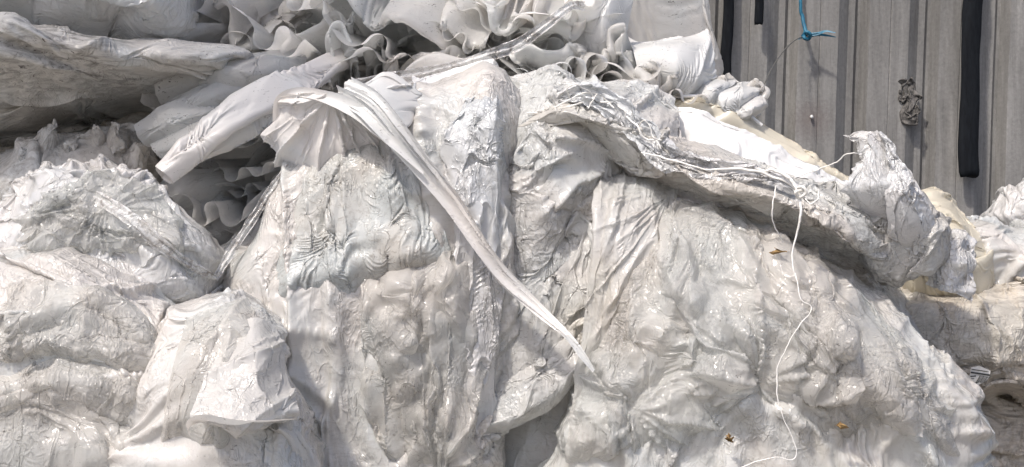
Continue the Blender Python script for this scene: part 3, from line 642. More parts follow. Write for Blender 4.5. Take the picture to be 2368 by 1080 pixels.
for path,lp,A,back in [
  ([(400,330,4.72),(520,300,4.6),(640,270,4.55),(760,220,4.6)],3,1.6,.6),
  ([(420,400,4.62),(540,370,4.5),(640,330,4.46),(760,290,4.5)],3,1.9,.5),
  ([(400,470,4.58),(500,455,4.46),(620,420,4.42),(740,380,4.46)],3,2.0,.5),
  ([(360,520,4.56),(480,510,4.46),(600,490,4.44),(740,450,4.5)],3,1.85,.5),
  ([(400,570,4.6),(480,560,4.54),(600,560,4.52),(720,520,4.56)],3,1.6,.5),
  ([(430,600,4.72),(520,600,4.66),(600,590,4.66),(700,580,4.7)],3,1.5,.5),
  ([(420,260,4.8),(520,250,4.7),(640,220,4.62),(760,180,4.66)],3,1.5,.5),
  ([(400,290,4.76),(520,275,4.66),(640,240,4.6),(760,190,4.62)],4,1.6,.5)  ,([(340,470,4.4),(440,490,4.32),(540,470,4.3),(620,440,4.36)],2,1.7,.5),
  ([(440,330,4.45),(540,320,4.36),(640,290,4.34),(720,260,4.4)],3,2.0,.5),
  ([(480,400,4.42),(570,400,4.34),(650,370,4.33),(720,340,4.4)],3,2.05,.5),
  ([(420,545,4.46),(520,540,4.4),(600,520,4.4),(680,480,4.44)],3,1.9,.5),
  ([(360,200,4.62),(460,205,4.5),(580,190,4.46),(700,150,4.52)],3,1.6,.6),
  ([(380,250,4.55),(480,255,4.45),(580,230,4.42),(700,200,4.46)],3,1.75,.6)]:
    lay(A_,ra,ruffle(path,max(2,lp-(1 if lp>3 else 0)),AV(A,VR),back,ra,shift=(60,-40)))
for k,(tt,tb,rt_,rb_,dd) in enumerate([
  ((372,175),(366,240),(700,110),(690,190),4.42),((384,238),(372,290),(690,150),(680,230),4.38),
  ((318,292),(338,338),(650,190),(640,260),4.34),((345,335),(398,372),(640,215),(640,280),4.30),
  ((470,160),(476,225),(700,140),(690,200),4.36),((332,458),(345,500),(600,370),(620,450),4.50),
  ((352,500),(400,545),(610,420),(630,500),4.52),((420,548),(470,590),(650,480),(670,560),4.52),
  ((560,540),(600,590),(700,480),(700,560),4.5)]):
    mx=lambda p,q,f,dy:(p[0]+(q[0]-p[0])*f,p[1]+(q[1]-p[1])*f+dy)
    top=[(*tt,dd),(*mx(tt,rt_,.3,-14),dd-.05),(*mx(tt,rt_,.65,-8),dd+.02),(*rt_,dd+.2)]
    mid=[((tt[0]+tb[0])/2-8,(tt[1]+tb[1])/2,dd-.04),(*mx(tt,rt_,.3,18),dd-.11),(*mx(tt,rt_,.65,22),dd-.04),((rt_[0]+rb_[0])/2,(rt_[1]+rb_[1])/2,dd+.15)]
    bot=[(*tb,dd),(*mx(tb,rb_,.3,14),dd-.03),(*mx(tb,rb_,.65,10),dd+.04),(*rb_,dd+.2)]
    low=[(tb[0]+30,tb[1]+3,dd+.10),(*mx(tb,rb_,.35,4),dd+.10),(*mx(tb,rb_,.65,2),dd+.14),(*rb_,dd+.25)]
    g=rs(patch([top,mid,bot,low],81,57),129,91);sl=math.degrees(math.atan2(-(rt_[1]-tt[1]),rt_[0]-tt[0]))
    g=folds(g,[('lin',.030,6,sl,5),('lin',.010,18,sl+12,5)],60+k);g=crumple(g,[(129,91,.10,5,0,40,.03,.08)],ra,one=False)
    lay(A_,ra,g,'ruffle')
g=patch([[(303,138,4.45),(345,150,4.5),(450,150,4.62)],[(322,190,4.44),(370,200,4.5),(470,190,4.6)],[(325,230,4.46),(362,262,4.5),(450,240,4.62)]],65,49)
lay(A_,ra,soft(g,ra,.3,4))
g=patch([[(270,240,4.9),(330,225,4.8),(420,220,4.7)],[(330,300,4.9),(360,330,4.8),(420,300,4.7)],[(345,360,4.9),(370,400,4.8),(430,380,4.7)],[(350,430,4.9),(390,440,4.8),(430,430,4.7)]],49,49)
lay(A_,ra,soft(g,ra,.4,4))
B_,rbb=bundle('ruffled_bundle','broad shaded bundle of ruffled white film at top, upright rounded folds',[(360,-300),(700,-380),(1100,-300),(1150,0),(1120,150),(1000,200),(800,220),(640,200),(480,170),(420,110),(400,0)],5.3,.25,51)
for path,lp,A,back,sh in [
  ([(380,60,4.7),(480,90,4.62),(600,110,4.6),(760,90,4.7)],4,1.5,.6,(40,-40)),
  ([(400,20,4.72),(500,50,4.66),(640,60,4.7),(800,30,4.8)],4,1.9,.6,(20,60)),
  ([(380,-20,4.8),(520,0,4.75),(660,0,4.8),(850,-40,4.9)],4,1.4,.6,(0,40)),
  ([(560,150,4.62),(700,135,4.6),(850,120,4.62),(1000,70,4.7)],5,1.3,.5,(0,-40)),
  ([(680,190,4.55),(800,175,4.52),(950,160,4.55),(1120,110,4.6)],5,1.4,.5,(0,-50)),
  ([(700,60,4.8),(820,50,4.7),(950,30,4.7),(1100,10,4.7)],4,1.3,.5,(0,-60)),
  ([(800,110,4.7),(900,100,4.62),(1020,100,4.6),(1150,70,4.62)],4,1.5,.5,(0,-60)),
  ([(650,-30,4.9),(800,-40,4.8),(980,-50,4.8),(1150,-60,4.85)],4,1.4,.5,(0,0))  ,([(370,110,4.6),(470,130,4.52),(560,150,4.5),(680,140,4.55)],3,1.7,.6,(60,-30)),
  ([(400,0,4.6),(520,20,4.5),(620,60,4.46),(700,110,4.5)],3,1.9,.6,(60,20)),
  ([(640,-20,4.62),(740,40,4.5),(820,80,4.45),(930,130,4.45)],4,1.9,.5,(20,-60)),
  ([(800,-30,4.62),(900,20,4.5),(1000,60,4.44),(1110,120,4.44)],4,1.8,.5,(30,-80)),
  ([(720,150,4.5),(820,140,4.42),(920,140,4.4),(1060,130,4.42)],4,1.95,.5,(0,-50)),
  ([(930,-40,4.7),(1020,-10,4.55),(1100,30,4.48),(1180,90,4.48)],3,1.7,.5,(30,-80))]:
    lay(B_,rbb,ruffle(path,max(2,lp-(1 if lp>3 else 0)),AV(A,VR),back,rbb,shift=sh))
for path,D,h,wv in [
  ([(758,160,4.5),(768,80,4.48),(785,40,4.5),(805,80,4.5),(818,150,4.5)],(20,170,.25),.05,.01),
  ([(842,160,4.55),(862,95,4.5),(880,80,4.5),(900,140,4.55)],(10,120,.25),.05,.01),
  ([(890,165,4.5),(900,120,4.48),(912,118,4.48),(915,170,4.5)],(0,100,.2),.04,.01),
  ([(930,170,4.52),(990,130,4.48),(1040,100,4.46),(1060,115,4.46),(1078,160,4.5)],(-20,100,.25),.05,.015),
  ([(700,10,4.6),(820,30,4.5),(900,60,4.46),(1000,90,4.42),(1060,140,4.5)],(140,-160,.4),.09,.035),
  ([(640,90,4.62),(720,60,4.6),(820,25,4.6),(920,20,4.62)],(60,110,.35),.06,.03),
  ([(930,-10,4.6),(980,40,4.5),(1050,75,4.46),(1110,110,4.48)],(110,-150,.4),.08,.03),
  ([(470,-10,4.7),(520,40,4.6),(545,95,4.56),(600,110,4.6)],(180,-120,.4),.08,.03),
  ([(375,100,4.55),(368,125,4.52),(400,152,4.52),(450,155,4.56)],(240,-60,.3),.12,.02),
  ([(950,185,4.34),(1050,160,4.3),(1130,135,4.3),(1145,160,4.3),(1146,250,4.3)],(-150,60,.12),.05,.01)]:
    lay(B_,rbb,soft(fold(path,D,h*.5,wav=wv*1.2,rng=rbb),rbb,.2,3))
D_,rd=bundle('ruffled_bundle','sunlit bundle of ruffled white film at top centre against the wall, stepping down right',[(1040,-300),(1250,-340),(1300,-200),(1330,0),(1350,120),(1480,190),(1620,245),(1620,280),(1500,290),(1200,260),(1060,150)],5.4,.12,52)
for path,lp,A,back,sh in [
  ([(1050,30,4.66),(1160,60,4.6),(1300,40,4.6),(1440,30,4.75)],5,1.7,.5,(0,-60)),
  ([(1060,80,4.62),(1200,100,4.55),(1330,90,4.55),(1450,90,4.7)],5,1.8,.5,(0,-60)),
  ([(1080,140,4.58),(1200,150,4.5),(1330,140,4.5),(1470,140,4.6)],5,1.7,.5,(0,-60)),
  ([(1120,200,4.55),(1300,190,4.45),(1480,190,4.45),(1640,180,4.6)],6,1.6,.5,(0,-50)),
  ([(1150,240,4.5),(1350,220,4.42),(1560,220,4.45),(1760,225,4.6)],7,1.5,.5,(0,-50)),
  ([(1400,260,4.5),(1520,250,4.45),(1640,255,4.5),(1755,262,4.6)],5,1.5,.5,(0,-50)),
  ([(1450,130,4.7),(1520,120,4.6),(1600,115,4.6),(1650,130,4.65)],3,1.3,.5,(0,-30)),
  ([(1040,-20,4.75),(1160,0,4.7),(1300,-20,4.7),(1450,-40,4.8)],4,1.6,.5,(0,-30)),
  ([(1560,200,4.6),(1620,195,4.55),(1690,190,4.6),(1750,200,4.65)],4,1.3,.4,(0,-30))  ,([(1100,10,4.5),(1200,40,4.42),(1300,20,4.42),(1400,-10,4.5)],4,1.9,.5,(0,-60)),
  ([(1120,110,4.46),(1220,120,4.4),(1330,110,4.38),(1460,80,4.5)],4,2.0,.5,(0,-60)),
  ([(1180,175,4.42),(1300,170,4.35),(1420,160,4.35),(1520,150,4.42)],4,1.95,.5,(0,-60)),
  ([(1260,225,4.4),(1400,215,4.33),(1520,215,4.33),(1640,230,4.4)],5,1.9,.5,(0,-50)),
  ([(1130,60,4.5),(1230,70,4.42),(1330,60,4.4),(1440,30,4.5)],4,1.8,.5,(0,-60))]:
    lay(D_,rd,ruffle(path,max(2,lp-(1 if lp>3 else 0)),AV(A,VR),back,rd,shift=sh))
for path,D,h,wv in [
  ([(1110,-20,4.55),(1130,50,4.46),(1180,75,4.44),(1200,30,4.5)],(60,-120,.4),.09,.02),
  ([(1240,-10,4.6),(1260,60,4.5),(1320,90,4.48),(1340,50,4.5)],(40,-120,.4),.08,.02),
  ([(1200,130,4.45),(1260,120,4.42),(1330,100,4.45),(1340,150,4.45)],(40,100,.3),.07,.02),
  ([(1370,150,4.5),(1400,90,4.46),(1440,60,4.5),(1460,120,4.5)],(30,100,.35),.07,.02),
  ([(1450,250,4.42),(1470,190,4.4),(1500,150,4.42),(1530,200,4.42)],(20,100,.35),.06,.02),
  ([(1540,250,4.45),(1530,200,4.42),(1560,160,4.42),(1590,210,4.45)],(40,80,.35),.06,.02),
  ([(1640,260,4.6),(1655,215,4.55),(1685,180,4.55),(1693,220,4.55)],(40,70,.3),.05,.015),
  ([(1690,270,4.6),(1720,225,4.55),(1752,192,4.55),(1757,215,4.55)],(-50,60,.3),.05,.015),
  ([(1730,285,4.6),(1765,245,4.56),(1770,220,4.56),(1750,212,4.6)],(-90,40,.3),.05,.01),
  ([(1280,250,4.4),(1290,200,4.36),(1340,190,4.38),(1390,240,4.4)],(20,80,.3),.06,.02)]:
    lay(D_,rd,soft(fold(path,D,h*.5,wav=wv*1.2,rng=rd),rd,.2,3))
for rows in (
  [[(1300,-20,4.7),(1390,-60,4.60),(1480,-90,4.7)],[(1320,50,4.58),(1395,15,4.50),(1464,-5,4.62)],[(1335,100,4.56),(1400,85,4.50),(1450,80,4.62)],[(1350,160,4.6),(1400,165,4.58),(1436,150,4.68)]],
  [[(1455,100,4.72),(1545,93,4.68),(1634,74,4.66)],[(1465,118,4.54),(1555,104,4.46),(1646,110,4.58)],[(1475,165,4.50),(1570,150,4.40),(1657,176,4.56)],[(1490,215,4.54),(1570,210,4.46),(1650,225,4.6)],[(1500,240,4.62),(1560,245,4.6),(1620,245,4.68)]],
  [[(1440,80,4.82),(1500,99,4.78),(1580,92,4.75)],[(1450,130,4.74),(1500,130,4.7),(1560,130,4.7)],[(1450,180,4.7),(1500,185,4.66),(1560,180,4.66)]],
  [[(1630,180,4.66),(1665,176,4.62),(1692,175,4.66)],[(1610,210,4.5),(1650,206,4.45),(1693,196,4.55)],[(1590,262,4.52),(1640,268,4.48),(1688,255,4.58)]],
  [[(1680,192,4.66),(1715,190,4.62),(1754,190,4.66)],[(1660,222,4.48),(1708,215,4.44),(1758,212,4.54)],[(1640,268,4.5),(1690,272,4.47),(1742,262,4.55)]],
  [[(1690,232,4.62),(1735,216,4.55),(1766,215,4.6)],[(1690,255,4.48),(1735,250,4.42),(1773,238,4.5)],[(1680,285,4.52),(1715,292,4.48),(1748,278,4.56)]]):
    lay(D_,rd,crumple(folds(patch(rows,81,65),[('lin',.022,7,60,4)],int(rd.integers(1e6))),[(81,65,.07,3,0,50,.02,.06),(161,129,.06,8,0,30,.03,.06)],rd,one=False),'smooth')
print('ruffles',time.time()-T0)
# ---------------- loose sheets
GS='loose sheets of film draped over the bales'
r=RS(60)
def sheet(name,label,g,mat,cat='sheet',par=None,group=GS):
    o=grid_obj(name,g,M[mat],par)
    return tag(o,label,cat,group) if par is None else o
# tube-like fold running diagonally
t=thing('folded_sheet','smooth tube-like white fold running diagonally down left over the shaded ruffles','sheet',GS)
def flat_tube(path,rw,rh,n,m,r,ang=0.0):
    a=CR([(p[0],p[1],p[2]*300) for p in path],n);q=P(a[:,0],a[:,1],a[:,2]/300)
    t=np.gradient(q,axis=0);t/=np.linalg.norm(t,axis=1,keepdims=True);vw=q-np.array([0,0,1.5]);vw/=np.linalg.norm(vw,axis=1,keepdims=True)
    s_=np.cross(t,vw);s_/=np.linalg.norm(s_,axis=1,keepdims=True);u=np.cross(s_,t)
    S=s_*math.cos(ang)+u*math.sin(ang);U=u*math.cos(ang)-s_*math.sin(ang)
    W=np.interp(np.linspace(0,1,n),np.linspace(0,1,len(rw)),rw);H=np.interp(np.linspace(0,1,n),np.linspace(0,1,len(rh)),rh)
    th=np.linspace(.15,2*np.pi+.5,m);W=W[:,None]*(1+.06*np.linspace(0,1,m))
    return q[:,None]+S[:,None]*(np.cos(th)[None]*W)[...,None]+U[:,None]*(np.sin(th)[None]*H[:,None])[...,None]
g=flat_tube([(378,408,4.12),(430,360,4.14),(520,285,4.18),(620,220,4.24),(700,178,4.34),(790,135,4.55),(860,90,4.9)],[.036,.046,.050,.045,.040,.032,.02],[.024,.020,.014,.012,.012,.012],161,65,r,.35)
grid_obj('fold',soft(g,r,.16,4),M['smooth'],t)
g=strip([(420,395,4.22),(500,345,4.22),(590,290,4.25),(680,235,4.32),(760,180,4.42)],[.01,.05,.06,.05,.03],n=121,m=25,twist=[-.5,-.4,-.3],cup=-.2)
grid_obj('lower_leaf',soft(g,r,.15,3),M['smooth'],t)
# crown-like gathered flap with the long twisted strip
t=thing('twisted_strip_sheet','sheet gathered like a crown, drawn into a long twisted strip over the middle bale','sheet',GS)
g=patch([[(648,232,4.02),(668,216,3.93),(740,212,3.86),(800,213,3.88),(860,203,3.92),(945,190,3.98)],
         [(642,262,4.06),(675,248,3.95),(740,244,3.90),(800,245,3.92),(870,245,3.94),(950,232,3.98)],
         [(628,300,4.08),(675,295,3.96),(740,295,3.92),(810,290,3.93),(880,285,3.94),(945,272,3.98)],
         [(622,322,4.10),(680,350,3.98),(745,350,3.93),(815,330,3.93),(885,310,3.94),(940,302,3.98)],
         [(650,370,4.12),(705,400,4.02),(760,395,3.97),(830,350,3.95),(890,325,3.96),(935,312,4.0)],
         [(670,392,4.14),(715,440,4.08),(770,425,4.02),(830,365,3.99),(890,335,4.0),(935,318,4.03)]],121,65)
g=folds(rs(g,241,161),[('fan',765,120,.045,26,.1,.6),('lin',.010,20,80,4)],12)
gg=crumple(g,[(257,161,.14,12,0,40,.03,.06,(1,.4,.4))],r,one=False,edge=False)
grid_obj('gathered_sheet',gg,M['smooth'],t)
g=strip([(636,285,4.06),(645,232,3.98),(690,213,3.90),(760,226,3.84),(830,258,3.80),(900,318,3.76),(980,400,3.76)],[.02,.03,.035,.05,.05,.03,.01],n=161,m=17,twist=[.6,.4,.2,0,0],cup=.3)
grid_obj('rolled_rim',g,M['smooth'],t)
g=strip([(785,206,3.90),(850,240,3.80),(905,300,3.77),(975,385,3.78),(1050,475,3.79),(1110,565,3.79),(1170,645,3.80),(1240,710,3.78),(1310,775,3.72),(1345,820,3.70),(1373,858,3.70)],[.085,.09,.08,.066,.056,.05,.046,.05,.04,.032,.010],n=321,m=49,twist=[.2,.1,0,-.4,-.7,-.2,.5,.8,.2],pleat=.006,npl=2.6,rng=r,cup=.10)
grid_obj('twisted_strip',crumple(g,[(321,49,.12,10,0,20,.03,.05)],r,one=False),M['smooth'],t)
g=patch([[(800,210,3.9),(850,195,3.92),(945,185,3.96),(962,188,3.98)],[(830,235,3.86),(880,230,3.88),(930,225,3.93),(955,230,3.96)],[(870,270,3.82),(900,275,3.84),(935,265,3.9),(950,270,3.94)],[(900,310,3.8),(915,310,3.82),(935,305,3.87),(940,300,3.92)]],65,65)
grid_obj('torn_end',soft(g,r,.3,4),M['smooth'],t)
for (oa,ob,w0) in ((-13,9,.042),(12,-12,.036),(22,-20,.022)):
    pts=[(785,206,3.90),(850,240,3.80),(905,300,3.77),(975,385,3.78),(1050,475,3.79),(1110,565,3.79),(1170,645,3.80),(1240,710,3.78),(1310,775,3.72)]
    q=[(x+oa*(1-i/8.),y+ob*(1-i/8.),d-.012+.004*i*(oa>0)) for i,(x,y,d) in enumerate(pts)]
    g=strip(q,[w0*1.2,w0*1.3,w0,w0*.9,w0*.8,w0*.7,w0*.5,.004],n=241,m=17,twist=list(r.uniform(-.6,.6,7)),cup=.3,rng=r)
    grid_obj('film_strand',crumple(g,[(241,17,.08,20,0,15,.03,.05)],r,one=False),M['smooth'],t)
# rolled smooth sheets above the middle bale
t=thing('rolled_sheet','smooth white sheet with a rounded rolled edge standing above the middle bale','sheet',GS)
g=patch([[(955,182,4.2),(1030,165,4.18),(1100,140,4.16),(1146,135,4.16)],[(960,205,4.16),(1030,190,4.13),(1100,165,4.12),(1146,165,4.13)],[(950,240,4.12),(1020,225,4.10),(1090,205,4.09),(1146,205,4.11)],[(960,280,4.08),(1020,265,4.06),(1080,250,4.05),(1140,250,4.08)]],81,65)
g=folds(g,[('lin',.02,8,55,4)],4);g=crumple(g,[(81,65,.12,4,0,60,.02,.06),(161,129,.12,10,0,30,.02,.04)],r,one=False);grid_obj('rolled_leaf',g,M['white'],t)
# white thick sheet with its cream reverse
t=thing('thick_sheet','smooth thick white sheet with a cream coloured reverse, sloping down against the wall','sheet',GS)
g=patch([[(1500,235,4.55),(1600,222,4.5),(1665,224,4.5),(1710,250,4.5),(1760,290,4.5),(1850,350,4.5),(1965,412,4.5)],[(1500,260,4.5),(1600,240,4.45),(1660,250,4.45),(1700,275,4.45),(1760,320,4.45),(1850,375,4.45),(1965,425,4.45)],[(1500,300,4.5),(1600,270,4.45),(1650,280,4.45),(1700,310,4.45),(1760,350,4.45),(1850,400,4.45),(1965,445,4.45)]],121,41)
grid_obj('cream_reverse',soft(g,r,.12,3),M['cream'],t)
g=patch([[(1490,250,4.42),(1570,246,4.34),(1612,248,4.3),(1680,280,4.3),(1760,320,4.3),(1850,372,4.3),(1960,428,4.3)],[(1500,290,4.34),(1570,285,4.26),(1620,290,4.24),(1680,315,4.24),(1760,350,4.24),(1850,395,4.24),(1960,445,4.24)],[(1520,350,4.3),(1580,345,4.24),(1640,350,4.2),(1700,365,4.2),(1780,390,4.2),(1860,420,4.2),(1950,460,4.2)]],121,49)
grid_obj('white_face',soft(g,r,.10,3),M['white'],t)
g=tube([(1490,250,4.42),(1530,228,4.46),(1600,222,4.46),(1665,224,4.46),(1712,250,4.46),(1762,290,4.46)],.006,n=60);grid_obj('turned_edge',g,M['white'],t)
# crumpled drape over the saddle between the bales
g=patch([[(1130,190,4.3),(1200,188,4.28),(1262,182,4.28),(1340,198,4.3),(1420,193,4.32),(1480,198,4.32),(1560,235,4.35)],
         [(1140,240,4.16),(1210,235,4.1),(1290,215,4.08),(1350,215,4.08),(1430,225,4.1),(1490,240,4.14),(1568,275,4.2)],
         [(1150,310,4.06),(1220,300,3.98),(1300,270,3.96),(1370,265,3.98),(1440,280,4.02),(1500,300,4.06),(1560,320,4.1)],
         [(1150,390,4.02),(1230,380,3.92),(1310,340,3.92),(1380,330,3.98),(1440,340,4.05),(1500,360,4.1),(1550,390,4.14)],
         [(1155,455,3.98),(1230,440,3.9),(1320,430,3.92),(1385,400,4.0),(1430,400,4.08),(1500,420,4.14),(1550,430,4.18)],[(1155,540,3.98),(1230,530,3.92),(1310,505,3.95),(1385,480,4.0),(1430,460,4.1),(1500,450,4.2),(1550,445,4.24)],[(1155,690,4.0),(1230,680,3.96),(1310,640,3.97),(1390,600,4.0),(1430,560,4.1),(1500,520,4.2),(1550,480,4.26)]],97,97)
g=crumple(g,[(97,97,.45,5,0,100,.02,.03),(241,241,.45,14,0,60,.02,.02),(417,417,.4,40,0,45,.02,.02)],r,gather=gather_to([(P(1390,345,4.0),.10,.3)]),lump=.012,fans=[('fan',1395,360,.03,22,.06,.4),('fan',1180,420,.02,14,.05,.25),('cell',.024,11,20,2.2),('cell',.010,24,50,2)])
sheet('crumpled_sheet','thin crumpled sheet draped over the saddle right of the middle bale, tangled threads on it',g,'bale2')
g=strip([(1290,232,3.96),(1345,212,3.90),(1400,238,3.88),(1470,300,3.84),(1540,362,3.80),(1640,392,3.77),(1760,404,3.76),(1840,440,3.76)],[.03,.07,.085,.08,.07,.06,.045,.03],n=241,m=33,rng=r,cup=.25)
g=crumple(g,[(241,33,.45,16,0,60,.03,.02,(1,1,.3)),(481,81,.35,50,0,40,.03,.02,(1,1,.3))],r,one=False,lump=.012,lumpk=20)
sheet('crinkled_ridge','crinkled clearer film bunched into a ridge along the top of the overhang',g,'shiny','film',group=None)
# vertical crumpled spine of the middle bale
drape(xc,[[(1085,200),(1120,195),(1165,200)],[(1040,300),(1100,290),(1172,300)],[(1030,420),(1095,420),(1170,430)],[(1050,600),(1100,600),(1155,600)],[(1080,800),(1110,800),(1150,800)],[(1090,1100),(1110,1100),(1140,1100)]],.02,49,161,[(49,161,.4,7,0,80,.02,.02),(145,481,.45,22,0,50,.02,.02)],120,'shiny',centre,name='crumpled_spine',fans=(('lin',.012,22,88,3),))
# pleated curtain hanging between the bales
g=patch([[(1400,380,4.12),(1450,390,4.1),(1510,400,4.1),(1570,420,4.12)],[(1375,450,3.9),(1420,450,3.88),(1480,455,3.88),(1560,475,3.93)],[(1370,540,3.8),(1410,540,3.78),(1460,550,3.78),(1520,570,3.84)],[(1360,660,3.8),(1400,660,3.77),(1430,670,3.77),(1470,680,3.82)],[(1345,800,3.82),(1375,800,3.79),(1400,810,3.79),(1430,820,3.84)],[(1325,940,3.86),(1345,940,3.83),(1365,950,3.83),(1390,950,3.88)],[(1290,1120,3.9),(1310,1120,3.87),(1330,1120,3.87),(1350,1120,3.92)]],65,129)
v=np.linspace(0,1,65)
g=pleats(rs(g,193,257),3.3,.007,r);g=folds(g,[('lin',.009,30,72,9),('lin',.02,9,74,8),('fan',1550,440,.012,60,.12,1.2)],3);g=crumple(g,[(193,257,.10,14,0,35,.03,.05)],r,one=False)
t=thing('pleated_curtain','thin pleated film hanging like a curtain in the cleft between the two big bales','sheet',GS)
grid_obj('pleated_film',g,M['pleat'],t)
g=patch([[(1100,900,4.0),(1200,830,3.97),(1300,740,3.95),(1410,640,3.95)],[(1100,960,3.95),(1200,900,3.92),(1300,820,3.91),(1400,730,3.92)],[(1105,1005,3.92),(1210,955,3.89),(1310,880,3.88),(1390,790,3.9)],[(1110,1015,3.97),(1200,985,3.94),(1290,930,3.93),(1350,850,3.97)]],97,49)
g=folds(g,[('lin',.012,9,50,5),('lin',.005,26,45,5)],6);g=crumple(g,[(97,49,.12,4,0,40,.03,.05),(241,121,.15,10,0,40,.02,.05)],r,one=False);grid_obj('sagging_swag',g,M['pleat'],t)
g=patch([[(1150,440,4.2),(1260,430,4.16),(1400,400,4.14)],[(1150,530,4.06),(1260,520,4.02),(1400,470,4.0)],[(1150,650,4.0),(1260,620,3.96),(1400,540,3.95)],[(1130,780,3.98),(1260,730,3.92),(1400,600,3.92)],[(1120,900,3.98),(1240,870,3.93),(1390,720,3.92)],[(1110,990,4.0),(1220,960,3.96),(1370,820,3.95)]],97,97)
g=crumple(g,[(97,97,.6,4,0,90,.02,.05),(241,241,.35,11,0,50,.02,.03)],r,one=False,lump=.015,gather=gather_to([(P(1400,500,3.95),.16,.4)]),fans=[('fan',1420,450,.03,40,.1,.7),('lin',.015,14,60,3)]);grid_obj('draped_panel',g,M['pleat'],t)
# overhanging dirty sheet with its fin
t=thing('overhanging_sheet','dirty thin sheet overhanging the lower right bale, its end raised in a ragged fin','sheet',GS)
g=patch([[(1180,262,4.2),(1300,212,4.12),(1420,235,4.1),(1520,310,4.1),(1640,345,4.12),(1760,385,4.12),(1860,425,4.1),(1980,440,4.1),(2090,455,4.3)],
         [(1185,280,4.05),(1300,232,3.96),(1420,268,3.92),(1520,335,3.88),(1640,370,3.88),(1760,405,3.86),(1860,440,3.86),(1980,470,3.9),(2110,480,4.2)],
         [(1200,298,3.98),(1300,255,3.9),(1410,295,3.86),(1510,365,3.82),(1630,400,3.79),(1750,430,3.77),(1860,470,3.77),(1990,520,3.82),(2120,540,4.15)],
         [(1230,318,4.05),(1310,285,4.0),(1400,335,3.95),(1500,395,3.9),(1620,425,3.88),(1740,465,3.86),(1850,505,3.9),(1990,570,3.92),(2120,590,4.15)],
         [(1260,330,4.2),(1320,310,4.16),(1400,375,4.16),(1500,430,4.16),(1620,455,4.18),(1740,505,4.18),(1850,560,4.18),(1990,640,4.16),(2100,650,4.25)]],129,49)
g=crumple(g,[(161,65,.7,7,0,120,.02,.03),(321,129,.65,18,0,50,.02,.02),(577,233,.5,44,0,40,.02,.02)],r,one=False,gather=gather_to([(P(1850,450,3.8),.14,.5),(P(1530,370,3.85),.10,.4),(P(2060,640,4.0),.12,.4)]),lump=.01,lumpk=6,fans=[('lin',.018,16,-25,5),('fan',1530,380,.02,16,.05,.25),('fan',1860,455,.02,16,.05,.3)])
grid_obj('overhang',g,M['over'],t)
T=body([(1980,540),(2000,470),(2050,430),(2110,430),(2155,480),(2178,545),(2165,600),(2120,640),(2050,650),(1990,610)],4.05,.16,n=65)
g=crumple(T,LV(65,161,353,a=(.5,.5,.35),k=(4,12,30),w=((.6,1,1.2),(.5,1,1.6),(1,1,1))),r,lump=.02,gather=gather_to([(near(T,2050,640),.1,.5)]));grid_obj('bunched_end',g,M['over'],t,flip=True)
g=patch([[(1955,312,3.90),(1985,303,3.88),(2027,296,3.88)],[(1980,330,3.88),(2010,325,3.86),(2050,328,3.88)],[(1995,368,3.86),(2025,365,3.84),(2078,368,3.88)],[(1965,392,3.84),(2020,405,3.82),(2110,410,3.86)],[(1950,435,3.82),(2030,440,3.80),(2145,460,3.86)],[(1975,485,3.90),(2060,495,3.86),(2160,505,3.92)],[(1990,540,4.06),(2060,560,4.02),(2150,560,4.08)]],65,97)
g=crumple(g,[(65,97,.16,4,0,60,.04,.1),(161,241,.10,14,0,40,.04,.05)],r,one=False);
gj=g.copy();gj[:3,:,0]+=.012*gnoise(3,241,20,r,2);grid_obj('raised_fin',gj,M['streaky'],t)
g=patch([[(2028,298,3.885),(2032,300,3.87),(2038,304,3.885)],[(2046,345,3.87),(2058,345,3.85),(2070,352,3.87)],[(2050,400,3.84),(2080,400,3.82),(2112,408,3.86)],[(2040,450,3.81),(2090,455,3.79),(2150,462,3.86)],[(2045,540,3.88),(2105,540,3.85),(2178,545,3.93)],[(2060,610,4.04),(2105,615,4.0),(2165,600,4.06)]],41,65)
g=crumple(g,[(41,65,.15,4,0,60,.04,.03),(161,241,.30,16,0,50,.03,.02)],r,one=False,lump=.004);grid_obj('crinkled_edge',g,M['shiny'],t)
g=patch([[(2175,530,4.15),(2215,525,4.1),(2245,550,4.15)],[(2160,610,4.07),(2205,600,4.0),(2250,615,4.07)],[(2135,660,4.07),(2200,675,4.02),(2245,700,4.07)]],65,65)
g=crumple(g,[(65,65,.4,5,0,80,.02,.03,(1,.3,.4)),(193,193,.5,16,0,50,.02,.02,(1,.3,.4))],r,one=False,lump=.01)
o=sheet('silvery_scrap','bright silvery crinkled scrap of film hanging below the ragged fin',g,'shiny','scrap',group=None)
print('sheets',time.time()-T0)
# ---------------- further film layers lying on the bales
LL=[(97,97,.7,4,0,90,.02,.03),(257,257,.6,14,0,50,.02,.02)]
def LLs(n,m,a=.6,k=12): return [(n,m,a*.30,4,0,70,.03,.05,(1.1,.5,.4)),(int(n*1.7),int(m*1.7),a*.28,10,0,50,.03,.03,(1,.5,.4)),(int(n*3.2),int(m*3.2),a*.42,30,0,40,.03,.02,(1,.7,.6))]
drape(xc,[[(700,400),(780,340),(860,300),(950,280)],[(660,500),(760,450),(860,400),(980,380)],[(640,600),(760,580),(880,540),(1010,500)],[(650,690),(760,670),(900,640),(1040,600)]],.008,97,97,LLs(97,97,.7,16),102,'speck',centre,gathers=[(770,560,.1,.35)])
drape(xc,[[(850,640),(920,620),(1000,600),(1090,590)],[(840,760),(920,740),(1000,730),(1100,720)],[(860,900),(930,890),(1010,880),(1110,880)],[(900,1080),(960,1080),(1010,1080),(1070,1080)]],.018,81,97,LLs(81,97,1.0,12),103,'veil',centre,tuck=(0,1,1,1),gathers=[(1000,1050,.25,.45),(1040,650,.12,.4)],lump=.01)
